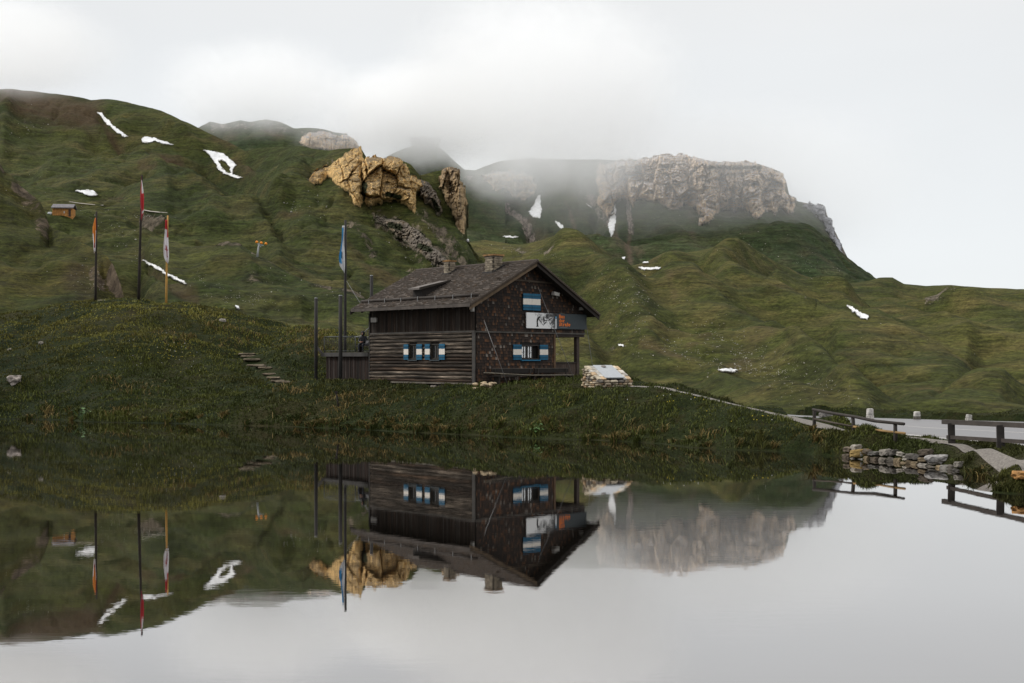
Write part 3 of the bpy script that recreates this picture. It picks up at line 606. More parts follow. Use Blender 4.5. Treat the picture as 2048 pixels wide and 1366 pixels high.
crag('rock_face', 'grassy_mountain', [(722, 318), (733, 312), (760, 313), (786, 311), (800, 316), (812, 330), (818, 348), (830, 352), (848, 362), (852, 385), (846, 395), (836, 385), (832, 420), (826, 430), (812, 412), (790, 405), (765, 408), (742, 412), (727, 416), (722, 380)], 350, 'ochre_rock', 'broad yellow rock face with dark hollows and vertical cracks in the middle of the spur', 10, 36, 56, 12, .9, .45, fine=.42, warm=[([(740, 350), (745, 400)], 20, 1), ([(780, 340), (800, 380)], 24, 1), ([(770, 395), (830, 420)], 20, .8)], w0=.35, grass=[([(728, 370), (722, 400)], 9, 1), ([(775, 388), (800, 395)], 7, .8), ([(740, 332), (742, 345)], 5, .3)])
crag('rock_face', 'grassy_mountain', [(876, 352), (886, 338), (900, 329), (910, 331), (920, 346), (930, 375), (934, 400), (933, 440), (930, 482), (922, 475), (912, 450), (900, 420), (890, 395), (880, 375)], 352, 'tower_rock', 'slender grey brown rock tower standing apart beside the yellow rock face', 7, 22, 70, 19, .9, .3, fine=.6, rough=1.3, warm=[([(905, 370), (920, 420)], 14, .9)], w0=.3)
crag('rock_face', 'hazy_mountain', [(600, 284), (606, 270), (620, 262), (645, 260), (670, 266), (694, 268), (712, 282), (722, 302), (700, 306), (660, 303), (620, 298)], 885, 'grey_rock', 'hazy pinkish cliff under the fog behind the tilted ochre arch', 14, 26, 50, 23, .9, .5, fine=.6, edge=10, warm=[([(640, 285), (700, 295)], 18, .8)], w0=.2)
crag('rock_face', 'cliff_mountain', [(1196, 330), (1240, 322), (1290, 316), (1330, 309), (1372, 307), (1400, 317), (1440, 322), (1475, 322), (1515, 325), (1545, 336), (1566, 344), (1574, 362), (1576, 384), (1590, 396), (1594, 412), (1590, 424), (1575, 430), (1560, 420), (1548, 428), (1534, 420), (1528, 432), (1512, 440), (1497, 424), (1488, 418), (1470, 424), (1450, 420), (1438, 430), (1420, 442), (1400, 456), (1392, 452), (1402, 432), (1390, 418), (1372, 412), (1350, 420), (1330, 416), (1318, 404), (1306, 408), (1290, 400), (1274, 402), (1264, 420), (1258, 406), (1246, 398), (1234, 404), (1226, 432), (1212, 436), (1200, 420), (1192, 405), (1200, 390), (1190, 360)], 838, 'grey_rock', 'long grey and peach cliff wall under the flat mountain summit', 20, 30, 60, 31, .8, .45, fine=1.0, grass=[([(1420, 335), (1520, 335)], 9, .62), ([(1470, 395), (1420, 412)], 6, .5), ([(1400, 345), (1470, 352)], 10, .45)], edge=9, rough=1.0, w0=-.2, warm=[([(1500, 400), (1515, 432)], 20, 1), ([(1540, 385), (1582, 412)], 16, .9), ([(1478, 366)], 13, .9), ([(1300, 345), (1306, 390)], 20, .8), ([(1210, 408), (1226, 428)], 12, .8), ([(1256, 400)], 12, .8), ([(1398, 442)], 10, .8), ([(1345, 375)], 18, .5), ([(1440, 375)], 12, .5)])
crag('rock_face', 'cliff_mountain', [(960, 350), (990, 342), (1030, 340), (1065, 350), (1078, 372), (1074, 386), (1062, 398), (1048, 404), (1034, 400), (1020, 388), (1006, 380), (996, 396), (984, 388), (974, 372)], 868, 'grey_rock', 'pale peach cliff half lost in fog above the white snow tongue', 16, 18, 80, 37, 1.0, .45, edge=9, w0=.2, warm=[([(986, 355), (988, 390)], 9, 1), ([(1040, 375), (1055, 395)], 20, 1)])
crag('rock_face', 'cliff_mountain', [(1604, 412), (1616, 402), (1648, 410), (1656, 432), (1668, 458), (1680, 486), (1690, 510), (1684, 516), (1668, 488), (1654, 462), (1640, 436), (1618, 424)], 832, 'grey_rock', 'narrow grey rock rib dropping from the flat summit to the grassy shoulder', 6, 12, 26, 43, 1.0, .6, edge=6, foot=12)

crag('rock_face', 'grassy_mountain', [(748, 428), (775, 436), (800, 440), (826, 452), (850, 470), (872, 494), (892, 520), (908, 548), (896, 552), (874, 536), (850, 516), (824, 500), (800, 478), (772, 456), (752, 444)], 322, 'tower_rock', 'broken grey rock rib slanting down the spur below the yellow rock face', 3.5, 12, 22, 61, .9, .9, rough=1.6, foot=10, grass=[([(780, 450), (800, 455)], 9, .8), ([(840, 492), (860, 500)], 9, .8), ([(880, 530)], 8, .7)], w0=.3)
crag('rock_face', 'grassy_mountain', [(840, 356), (858, 364), (872, 380), (884, 402), (886, 424), (874, 430), (862, 414), (850, 404), (840, 392)], 345, 'tower_rock', 'dark grey rock shoulder between the yellow rock face and the rock tower', 5, 13, 30, 67, .9, .5, rough=1.4, foot=18, grass=[([(866, 400), (876, 420)], 8, .7)], w0=.5)

# ================================================================ snow patches lying on the slopes
def snow(poly, label, hole=None, step=1.0):
    a = np.array(poly, float); xs = np.arange(a[:, 0].min()-1, a[:, 0].max()+2, step); ys = np.arange(a[:, 1].min()-1, a[:, 1].max()+2, step*.8)
    PX, PY = np.meshgrid(xs, ys); wx = PX+1.6*fbm(PX/5, PY/5, 0*PX, 4, 77); wy = PY+1.3*fbm(PX/5, PY/4, 0*PX, 4, 78)
    ins = in_poly(wx, wy, poly)
    if hole: ins &= ~in_poly(wx, wy, hole)
    nr, nc = PX.shape; idx = -np.ones((nr, nc), int); V = []; EG = []; ed = np.clip(dpoly(wx, wy, np.array(list(poly)+[poly[0]], float))/4.5, 0, 1)
    if hole: ed = np.minimum(ed, np.clip(dpoly(wx, wy, np.array(list(hole)+[hole[0]], float))/4.5, 0, 1))
    need = np.zeros((nr, nc), bool)
    cell = ins[:-1, :-1] & ins[1:, :-1] & ins[:-1, 1:] & ins[1:, 1:]
    lab = np.zeros(cell.shape, int); best_n = 0; keep_l = 0; cur = 0
    for r0, c0 in zip(*np.nonzero(cell)):
        if lab[r0, c0]: continue
        cur += 1; stack = [(r0, c0)]; lab[r0, c0] = cur; m = 0
        while stack:
            r, c = stack.pop(); m += 1
            for q, w in ((r+1, c), (r-1, c), (r, c+1), (r, c-1)):
                if 0 <= q < cell.shape[0] and 0 <= w < cell.shape[1] and cell[q, w] and not lab[q, w]: lab[q, w] = cur; stack.append((q, w))
        if m > best_n: best_n, keep_l = m, cur
    cell = lab == keep_l if best_n else cell
    for dr in (0, 1):
        for dc in (0, 1): need[dr:nr-1+dr, dc:nc-1+dc] |= cell
    for r in range(nr):
        for c in range(nc):
            if need[r, c]:
                h = hit(PX[r, c], PY[r, c])
                if h is None: continue
                EG.append(ed[r, c])
                idx[r, c] = len(V); s = h[2]/F; V.append(h[0]+h[1]*(.25*s+.05))
    Fc = []
    for r in range(nr-1):
        for c in range(nc-1):
            if cell[r, c]:
                q = (idx[r, c], idx[r+1, c], idx[r+1, c+1], idx[r, c+1])
                if min(q) >= 0 and max((V[q[0]]-V[q[2]]).length, (V[q[1]]-V[q[3]]).length) < 25: Fc.append(q)
    if not Fc: return
    par = list(range(len(V)))
    def find(i):
        while par[i] != i: par[i] = par[par[i]]; i = par[i]
        return i
    for q in Fc:
        for k in q[1:]: par[find(q[0])] = find(k)
    cnt = {}
    for q in Fc: cnt[find(q[0])] = cnt.get(find(q[0]), 0)+1
    top = max(cnt, key=cnt.get); Fc = [q for q in Fc if find(q[0]) == top]; used = sorted({k for q in Fc for k in q}); mp = {k: i for i, k in enumerate(used)}
    V = [V[k] for k in used]; EG = [EG[k] for k in used]; Fc = [tuple(mp[k] for k in q) for q in Fc]
    o = np_mesh('snow_patch', np.array([v[:] for v in V]), np.array(Fc)[:, ::-1], M['snow'], attrs={'edge': EG}, smooth=True)
    md = o.modifiers.new('depth', 'SOLIDIFY'); md.thickness = .25; md.offset = -1
    tag(o, label, 'snow patch', 'old snow patches left on the slopes')
snow([(195, 225), (205, 227), (214, 238), (224, 248), (240, 261), (258, 274), (248, 275), (238, 269), (224, 258), (208, 244)], 'thin slanting snow streak just below the highest grassy skyline')
snow([(281, 279), (290, 275), (310, 276), (320, 280), (330, 283), (353, 291), (335, 291.5), (322, 287), (312, 284), (300, 287), (284, 286)], 'flat snow patch between the slanting streak and the forked patch')
snow([(405, 300), (425, 302), (448, 308), (460, 318), (474, 331), (466, 340), (468, 349), (489, 355), (476, 358.5), (448, 349), (438, 340), (428, 322)], 'forked snow patch around a bare grass island in the gully', [(438, 322), (448, 323), (460, 338), (463, 347), (452, 345), (444, 333)], .9)
snow([(146, 383), (165, 381), (185, 382), (198, 391), (180, 394), (168, 389)], 'small snow patch above the orange shed', None, .9)
snow([(278, 516), (300, 525), (322, 537), (330, 545), (350, 556), (382, 572), (360, 567), (335, 554), (325, 546), (300, 531)], 'long thin snow strip behind the flagpoles', None, .8)
snow([(1074, 391), (1081, 390), (1084, 418), (1081, 437), (1070, 437), (1055, 424), (1068, 408)], 'tall snow tongue under the foggy peach cliff')
snow([(1109, 440), (1120, 447), (1134, 460), (1122, 459), (1113, 450)], 'short snow streak on the scree slope beside the tall snow tongue', None, .8)
snow([(1223, 409), (1231, 408), (1233, 440), (1227, 470), (1222, 478), (1216, 448), (1221, 430)], 'narrow vertical snow chute beside the scree gully', None, .8)
snow([(1247, 526), (1262, 530), (1275, 535), (1328, 535), (1320, 540), (1285, 541), (1270, 534)], 'bright curved snow patch in the hollow beyond the chalet roof', None, .8)
snow([(1242, 514), (1252, 515), (1250, 521), (1243, 521)], 'tiny squarish snow spot above the tail of the curved snow patch', None, .8)
snow([(1280, 524), (1297, 523), (1299, 527.5), (1287, 528)], 'small flat snow spot close above the curved snow patch', None, .8)
snow([(1691, 611), (1707, 616), (1720, 626), (1738, 632), (1737, 641), (1722, 638), (1708, 626)], 'wedge of snow alone on the rolling green hills', None, .8)
snow([(1434, 741), (1460, 739), (1477, 743), (1470, 747), (1445, 746)], 'low snow remnant among stones above the gravel path', None, .8)
snow([(930, 481), (945, 477), (948, 484), (934, 485)], 'little snow remnant at the foot of the rock tower', None, .8)
snow([(1000, 471), (1020, 472), (1038, 474), (1036, 477), (1010, 475.5)], 'thin flat snow line on the terrace below the tall snow tongue', None, .8)
snow([(1236, 689), (1251, 691), (1249, 695), (1240, 694)], 'tiny snow remnant beside the chalet porch, on the slope', None, .8)
snow([(466, 613), (476, 617), (482, 622), (472, 620)], 'tiny snow remnant in the stream bed behind the knoll', None, .8)
snow([(1170, 405), (1176, 408), (1186, 418), (1178, 415)], 'slim snow streak at the cliff foot near the vertical snow chute', None, .8)

# ================================================================ loose stones on the slopes (too many to count)
mb = MB()
def scatter(cx, cy, rx, ry, n, s0, s1, tilt=0, col=(.33, .31, .27)):
    for _ in range(n):
        a = random.gauss(0, .5); b = random.gauss(0, .5)
        x = cx+a*rx+b*ry*0; y = cy+b*ry+a*rx*tilt
        if float(fbm(np.array([x/14.]), np.array([y/7.]), np.array([0.]), 3, 91)[0]) < random.uniform(-.25, .25): continue
        h = hit(x, y)
        if not h: continue
        k = h[2]/F*s0*.75*math.exp(abs(random.gauss(0, .55))); f = random.uniform(.55, 1.25)
        bm_off = len(mb.v)
        c = h[0]+h[1]*k*.25
        o = [Vector((random.uniform(.7, 1.3), 0, 0)), Vector((-random.uniform(.7, 1.3), 0, .1)), Vector((0, random.uniform(.6, 1.2), 0)), Vector((.1, -random.uniform(.6, 1.2), 0)), Vector((.1, .1, random.uniform(.5, 1))), Vector((0, 0, -1))]
        R = rotz(random.uniform(0, 6.3))
        mb.add([c+(R @ q)*k for q in o], [(0, 2, 4), (2, 1, 4), (1, 3, 4), (3, 0, 4), (2, 0, 5), (1, 2, 5), (3, 1, 5), (0, 3, 5)], tuple(v*f for v in col))
for a in ((1480, 690, 120, 45, 420, .8, 1.5, .35), (1560, 745, 150, 35, 480, .8, 1.6, .3), (1420, 720, 90, 30, 200, .8, 1.5, .3), (1620, 800, 140, 26, 150, .6, 1.3, .25), (1500, 735, 70, 14, 120, .7, 1.6, .1), (1255, 590, 60, 40, 300, .75, 1.3, .3), (1265, 660, 60, 40, 260, .8, 1.5, .5), (1320, 690, 60, 14, 70, .6, 1.2, .2), (1010, 495, 70, 10, 110, .6, 1.3, .1), (1080, 510, 60, 8, 60, .6, 1.2, .1),
          (1520, 500, 90, 30, 130, .6, 1.3, .3), (1620, 530, 60, 40, 60, .6, 1.2, .4), (1380, 440, 100, 25, 40, .6, 1.2), (250, 480, 55, 30, 130, .7, 1.5, .8), (430, 580, 80, 25, 130, .7, 1.4, .4), (500, 600, 60, 18, 160, .7, 1.8, .1), (575, 415, 35, 12, 60, .6, 1.3), (625, 415, 30, 30, 45, .6, 1.3), (800, 480, 70, 50, 120, .7, 1.7, .7), (300, 433, 40, 6, 110, .7, 1.4), (240, 420, 60, 5, 30, .6, 1.2), (190, 440, 50, 20, 40, .6, 1.2, .5),
          (60, 250, 60, 30, 50, .6, 1.3), (90, 350, 100, 60, 40, .5, 1.0), (700, 590, 30, 8, 60, .7, 1.5), (1700, 690, 200, 80, 60, .5, 1.0), (1900, 700, 160, 60, 50, .5, 1.1), (560, 560, 90, 25, 40, .6, 1.2, .4), (180, 560, 35, 35, 80, .7, 1.7, .3), (60, 560, 80, 40, 20, .6, 1.4), (420, 240, 40, 14, 40, .5, 1), (1110, 700, 30, 30, 40, .6, 1.2), (1350, 790, 60, 14, 60, .6, 1.2, .2)):
    scatter(*a)
tag(mb.build('scree', M['stone_attr']), 'scattered pale stones lying over the grassy slopes', 'scree', kind='stuff')

# pale track sections far up the left slope
def track(pts, w):
    L = []; R = []
    for px, py in pts:
        h = hit(px, py); n = Vector((0, 0, 1)); s = h[2]/F*w
        L.append(h[0]+h[1]*.25+Vector((0, -s*1.6, -s*.5))); R.append(h[0]+h[1]*.25+Vector((0, s*1.6, s*.5)))
    V = np.array([v[:] for v in L+R]); tag(np_mesh('mountain_road', V, grid_faces(2, len(pts)), M['pale_stone']), kind='structure')
track([(138, 405), (160, 408), (180, 410), (207, 412)], 1.2)
track([(284, 421), (300, 424), (318, 426), (334, 427)], 2.0)
# ================================================================ the chalet (local x along the gable, local y along the long side)
HA = math.atan2(.701, .713); HO = Vector((-2.10, 67.24, 2.40))
house = empty('chalet', HO, 'dark timber chalet with shingled gable and striped blue shutters beside the lake', 'chalet', rz=HA)
HM = Matrix.Translation(HO) @ Matrix.Rotation(HA, 4, 'Z')
def hw(x, y, z): return HM @ Vector((x, y, z))
GW, GF, SL = 9.2, 6.53, 9.57           # upper gable width, ground-floor gable width, length
SLL, SLR = .5095, .55; APX, APZ = 4.26, 7.16
def roofz(x): return APZ-(APX-x)*SLL if x < APX else APZ-(x-APX)*SLR
rnd = random.uniform
def shade(c, a=.7, b=1.35):
    f = rnd(a, b); return tuple(min(.9, v*f) for v in c)
# gable backing: ground floor with window opening, upper storey with triangle
WX0, WX1, WZ0, WZ1 = 3.66, 5.15, 1.36, 2.20
mb = MB(); dk = (.008, .006, .005)
mb.bb(0, WX0, 0, .15, -.1, 2.93, dk); mb.bb(WX1, GF, 0, .15, -.1, 2.93, dk); mb.bb(WX0, WX1, 0, .15, -.1, WZ0, dk); mb.bb(WX0, WX1, 0, .15, WZ1, 2.93, dk)
mb.prism([(0, .0, 2.93), (GW, .0, 2.93), (GW, .0, roofz(GW)-.24), (APX, .0, APZ-.24), (0, .0, roofz(0)-.24)], (0, .15, 0), dk)
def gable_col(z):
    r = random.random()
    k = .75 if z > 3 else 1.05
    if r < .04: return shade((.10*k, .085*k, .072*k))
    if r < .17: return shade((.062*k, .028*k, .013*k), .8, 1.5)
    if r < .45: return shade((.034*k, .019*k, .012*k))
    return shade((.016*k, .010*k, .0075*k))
def shingles(x0f, x1f, z0, z1, dz, wmin, wmax, skip, pos, colf, t=.02, jit=.03, tip=1.7, top=.55):
    z = z0; k = 0
    while z < z1:
        x = x0f(z)-rnd(0, wmax)
        xe = x1f(z)
        while x < xe:
            w = rnd(wmin, wmax); a, b = max(x, x0f(z)), min(x+w*.97, xe); x += w
            if b-a < .03 or skip((a+b)/2, z+dz/2): continue
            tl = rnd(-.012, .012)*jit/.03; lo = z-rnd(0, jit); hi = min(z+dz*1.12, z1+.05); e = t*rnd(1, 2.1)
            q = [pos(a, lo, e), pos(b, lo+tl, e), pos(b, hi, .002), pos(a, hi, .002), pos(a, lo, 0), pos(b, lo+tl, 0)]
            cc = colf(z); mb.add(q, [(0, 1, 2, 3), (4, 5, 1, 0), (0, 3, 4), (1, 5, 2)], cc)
            for v_, k_ in ((-6, tip), (-5, tip), (-4, top), (-3, top), (-2, .3), (-1, .3)): mb.c[v_] = tuple(min(.9, q_*k_) for q_ in cc)  # tops coloured darker, painting in shade under the next course; tips and butts weathered
        z += dz; k += 1
sk = lambda x, z: (WX0-.08 < x < WX1+.08 and WZ0-.1 < z < WZ1+.1)
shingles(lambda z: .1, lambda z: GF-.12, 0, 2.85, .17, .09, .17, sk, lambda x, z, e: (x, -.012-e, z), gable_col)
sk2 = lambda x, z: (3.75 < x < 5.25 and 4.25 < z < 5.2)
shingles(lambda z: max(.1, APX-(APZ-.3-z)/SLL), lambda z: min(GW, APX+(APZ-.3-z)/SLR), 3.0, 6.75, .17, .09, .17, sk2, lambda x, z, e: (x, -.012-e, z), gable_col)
mb.build('gable_wall', M['shingle_attr'], house)
# rear gable, right upper wall, ground-floor right wall
mb = MB()
mb.prism([(0, SL-.15, -.1), (GF, SL-.15, -.1), (GF, SL-.15, 2.93), (GW, SL-.15, 2.93), (GW, SL-.15, roofz(GW)-.24), (APX, SL-.15, APZ-.24), (0, SL-.15, roofz(0)-.24)], (0, .15, 0), dk)
mb.bb(GW-.15, GW, .15, SL-.15, 2.93, roofz(GW)-.26, dk); mb.bb(GF-.15, GF, .15, SL-.15, -.1, 2.93, dk); mb.bb(GF, GW-.15, .15, SL-.15, 2.93, 3.08, dk)
mb.build('back_wall', M['shingle_attr'], house)
# long side, lower logs
mb = MB(); wins = [(4.95, 5.69), (2.93, 3.72)]; wz0, wz1 = 1.36, 2.26
mb.bb(.02, .15, 0, SL, -.1, wz0, dk); mb.bb(.02, .15, 0, SL, wz1, 2.93, dk)
for a, b in ((0, 2.93), (3.72, 4.95), (5.69, SL)): mb.bb(.02, .15, a, b, wz0, wz1, dk)
z = .02
while z < 2.88:
    h = rnd(.16, .24); h = min(h, 2.93-z); segs = [(0, SL)]
    if z+h > wz0 and z < wz1: segs = [(-.04, 2.93), (3.72, 4.95), (5.69, SL)]
    base = shade(random.choice([(.041, .031, .023), (.026, .019, .014), (.054, .043, .033), (.030, .019, .012)]), .8, 1.3)
    for a, b in segs:
        n = max(2, int((b-a)/.35)); vs = []; fs = []; prof = [(-.01, 0), (-.07, .18), (-.095, .5), (-.075, .82), (-.01, 1)]
        for i in range(n+1):
            y = a+(b-a)*i/n; q = 1+.25*mnoise.noise(Vector((y*.8, z*9, 0))); dz = .03*mnoise.noise(Vector((y*.5, z*7, 5)))
            for ex, f in prof: vs.append((ex*q, y, z+h*f+dz*(1 if 0 < f < 1 else .3)))
        for i in range(n):
            for k in range(4): fs.append((i*5+k, i*5+k+1, i*5+k+6, i*5+k+5))
        fs += [(4, 3, 2, 1, 0), tuple(n*5+k for k in range(5))]
        mb.add(vs, fs, base, 0, True)
    z += h
mb.build('log_wall', M['log_wood'], house)
# long side, upper boards
mb = MB(); y = 0
mb.bb(.02, .15, 0, SL, 2.93, roofz(0)-.26, dk)
while y < SL:
    w = rnd(.12, .2); c = shade(random.choice([(.034, .021, .014), (.042, .030, .023), (.024, .015, .010), (.05, .040, .033)]))
    mb.bb(-.03-rnd(0, .02), .02, y, min(y+w*.94, SL), 2.96, roofz(0)-.26, c); y += w
mb.build('board_wall', M['board_wood'], house)
# bands, corner boards, sill beam
mb = MB(); g = (.075, .068, .06)
mb.bb(-.09, -.035, -.1, SL, 2.9, 2.985, g); mb.bb(-.09, GW, -.10, -.055, 2.88, 2.97, g)
mb.bb(-.10, -.03, -.11, .12, 0, 2.9, (.05, .046, .042)); mb.bb(GF-.1, GF+.03, -.07, .1, .1, 2.88, (.10, .06, .035)); mb.bb(-.09, -.02, SL-.1, SL+.02, 0, 4.2, (.02, .018, .016))
mb.bb(-.16, -.02, -.2, SL+.2, -.06, .03, (.12, .105, .085))
mb.bar((1.6, -.08, 6.0), (6.4, -.08, 5.92), .08, .1, (.06, .045, .032))
mb.build('trim_board', M['wood_attr'], house)
# masonry foot
mb = MB()
for k in range(26):
    y = -.1+rnd(0, SL*.55); mb.rock((-.03, y, -.25+rnd(-.18, .1)), (.35, rnd(.25, .5), rnd(.16, .26)), None, shade((.15, .13, .11)))
mb.bb(.05, .2, 0, SL, -1, -.06, (.02, .018, .016)); mb.bb(.05, GF, .05, .2, -1, -.05, (.02, .018, .016))
mb.build('stone_foundation', M['stone_attr'], house)
# roof: two slabs of shingles
RX0, RX1, RY0, RY1 = -1.0, 9.73, -.75, 10.1
mb = MB()
for (xa, xb) in ((RX0, APX), (APX, RX1)):
    za, zb = roofz(xa), roofz(xb)
    mb.prism([(xa, RY0, za-.03), (xb, RY0, zb-.03), (xb, RY0, zb-.19), (xa, RY0, za-.19)], (0, RY1-RY0, 0), (.03, .024, .02))
def roof_col(z):
    r = random.random()
    if r < .06: return shade((.175, .132, .10), .92, 1.08)
    if r < .14: return shade((.14, .115, .096), .95, 1.05)
    if r < .2: return shade((.17, .145, .125), .95, 1.05)
    return shade((.172, .146, .126), .93, 1.07)
for side in (0, 1):
    s = SLL if not side else SLR; L = ((APX-RX0) if not side else (RX1-APX))*math.sqrt(1+s*s); cs = 1/math.sqrt(1+s*s)
    def pos(a, q, e, side=side, s=s, cs=cs):
        u = q*cs; x = RX0+u if not side else RX1-u; zz = roofz(x)+.0
        nx = (-s if not side else s)*cs
        return (x+nx*e, a, zz-.025+cs*e)
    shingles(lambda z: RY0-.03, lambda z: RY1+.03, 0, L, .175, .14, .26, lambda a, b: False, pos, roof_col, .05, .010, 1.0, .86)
mb.bar((APX, RY0-.03, APZ+.02), (APX, RY1+.03, APZ+.02), .22, .05, (.12, .1, .09))
mb.build('roof', M['shingle_attr'], house)
# barge boards
mb = MB()
for y in (RY0-.05, RY1+.05):
    for (xa, xb, w) in ((RX0-.03, APX, .0), (APX, RX1+.03, .0)):
        za, zb = roofz(xa), roofz(xb); c = (.11, .075, .045) if xa < APX and y < 0 else (.02, .015, .012)
        mb.prism([(xa, y-.03, za-.01), (xb, y-.03, zb-.01), (xb, y-.03, zb-.12), (xa, y-.03, za-.12)], (0, .06, 0), (.05, .036, .026))
        mb.prism([(xa, y+.05, za-.11), (xb, y+.05, zb-.11), (xb, y+.05, zb-.36), (xa, y+.05, za-.36)], (0, .05, 0), c)
mb.prism([(RX0-.05, RY0, roofz(RX0)-.02), (RX0-.05, RY0, roofz(RX0)-.2), (RX0+.02, RY0, roofz(RX0)-.2), (RX0+.02, RY0, roofz(RX0)-.02)], (0, RY1-RY0, 0), (.07, .058, .05))
for k in range(9):
    y = RY0+.4+k*1.2; mb.bar((RX0+.1, y, roofz(RX0+.1)-.27), (.1, y, roofz(.1)-.27), .1, .14, (.03, .024, .018))
mb.build('barge_board', M['wood_attr'], house)
# snow guard log along the eave
mb = MB(); x = RX0+.62
mb.tube([(x, RY0+.1+i*1.32, roofz(x)+.15+.012*math.sin(i*2)) for i in range(9)], .085, 8, (.028, .022, .018))
mb.build('snow_guard', M['wood_attr'], house)
for k in range(7):
    mb = MB(); y = RY0+.5+k*1.55; mb.bar((x-.12, y, roofz(x-.12)+.01), (x-.1, y, roofz(x)+.25), .03, .03, (.2, .2, .2)); mb.build('bracket', M['paint_attr'], house)
# chimneys
def chimney(lx, ly, w, ztop, capw):
    mb = MB(); zb = roofz(lx)-.6; h = ztop-.14-zb; n = int(h/.13)
    for i in range(n):
        for (sx, sy, dx, dy) in ((0, -1, 1, 0), (-1, 0, 0, 1), (1, 0, 0, 1), (0, 1, 1, 0)):
            m = max(2, int(w/.24))
            for j in range(m):
                o = (j+.5*(1+(i % 2)*.5))/m-.5-.0; o = max(-.5, min(.5, o))*w*.86
                mb.box((lx+sx*w/2*.9+dx*o, ly+sy*w/2*.9+dy*o, zb+(i+.5)*h/n), (w/m*.92 if dx else .12, w/m*.92 if dy else .12, h/n*.86), None, shade((.185, .155, .115), .75, 1.35), 0, .006)
    mb.bb(lx-w*.45, lx+w*.45, ly-w*.45, ly+w*.45, zb, ztop-.14, (.06, .052, .045))
    o = mb.build('chimney', M['stone_attr'], house)
    mb = MB(); mb.box((lx, ly, ztop-.07), (capw, capw, .1), None, (.22, .125, .05), 0, .012); mb.box((lx, ly, ztop-.16), (w*1.12, w*1.12, .06), None, (.1, .085, .07))
    c = mb.build('chimney_cap', M['stone_attr'], o)
    mb = MB(); mb.bb(lx-w*.75, lx-w*.5, ly-w*.62, ly+w*.62, roofz(lx-w*.62)-.02, roofz(lx-w*.62)+.1, (.02, .018, .017))
    mb.bar((lx-w*.7, ly-w*.6, roofz(lx-w*.7)+.05), (lx+w*.6, ly-w*.6, roofz(lx+w*.6)+.06), .14, .09, (.02, .018, .017)); mb.build('flashing', M['paint_attr'], o)
chimney(3.3, 1.92, .72, 10.0-2.4, .92); chimney(3.4, 5.97, .47, 9.9-2.4, .62)
# dormer
mb = MB(); dy0, dy1 = 4.45, 5.25; xa, xb = -.42, 2.05; za, zb = roofz(xa)+.78, roofz(xb)+.08
mb.prism([(xa, dy0-.1, za), (xb, dy0-.1, zb), (xb, dy0-.1, zb-.05), (xa, dy0-.1, za-.1)], (0, dy1-dy0+.2, 0), (.12, .105, .095))
mb.prism([(xa+.02, dy0-.14, za+.03), (xb, dy0-.14, zb+.03), (xb, dy0-.14, zb-.06), (xa+.02, dy0-.14, za-.13)], (0, .04, 0), (.03, .025, .02))
mb.prism([(xa+.3, dy0, roofz(xa+.3)-.05), (xa+.3, dy0, za-.03), (xb-.1, dy0, zb-.03), (xb-.1, dy0, roofz(xb-.1)-.05)], (0, dy1-dy0, 0), (.016, .013, .011))
mb.build('dormer', M['wood_attr'], house)
# windows: gable casement with curtains, two small side windows, closed upper shutters
BLU = (.006, .10, .19); WHT = (.72, .66, .59); BLD = (.005, .058, .11)
def shutter(name, c, dw, dn, w, h, bands=(.33, .36, .31), th=.04):
    """striped board shutter, c = lower left corner, dw along its width, dn outward"""
    mb = MB(); c = Vector(c); dw = Vector(dw); dn = Vector(dn); z = 0
    for i, f in enumerate(bands):
        n = 3
        for k in range(n):
            a = c+dw*(w*k/n)+Vector((0, 0, z)); b = dw*(w/n*.97); u = Vector((0, 0, h*f*(.985)))
            mb.prism([a, a+b, a+b+u, a+u], dn*th, WHT if i == 1 else (BLU if k % 2 else tuple(v*.9 for v in BLU)))
        z += h*f
    for zz in (.12, .8):
        a = c+Vector((0, 0, h*zz))+dn*th; mb.prism([a, a+dw*w, a+dw*w+Vector((0, 0, .07)), a+Vector((0, 0, .07))], dn*.02, BLD)
    return mb.build(name, M['paint_attr'], house)
g0 = -.075
shutter('shutter', (2.95, g0, 1.33), (1, 0, 0), (0, -1, 0), .69, .9); shutter('shutter', (5.17, g0, 1.33), (1, 0, 0), (0, -1, 0), .69, .9)
shutter('shutter', (3.76, g0, 4.25), (1, 0, 0), (0, -1, 0), .72, .98); shutter('shutter', (4.50, g0, 4.25), (1, 0, 0), (0, -1, 0), .72, .98)
for a, w in ((5.70, .42), (4.44, .5), (3.73, .44), (2.41, .5)):
    shutter('shutter', (-.10, a, 1.34), (0, 1, 0), (-1, 0, 0), w, .92)
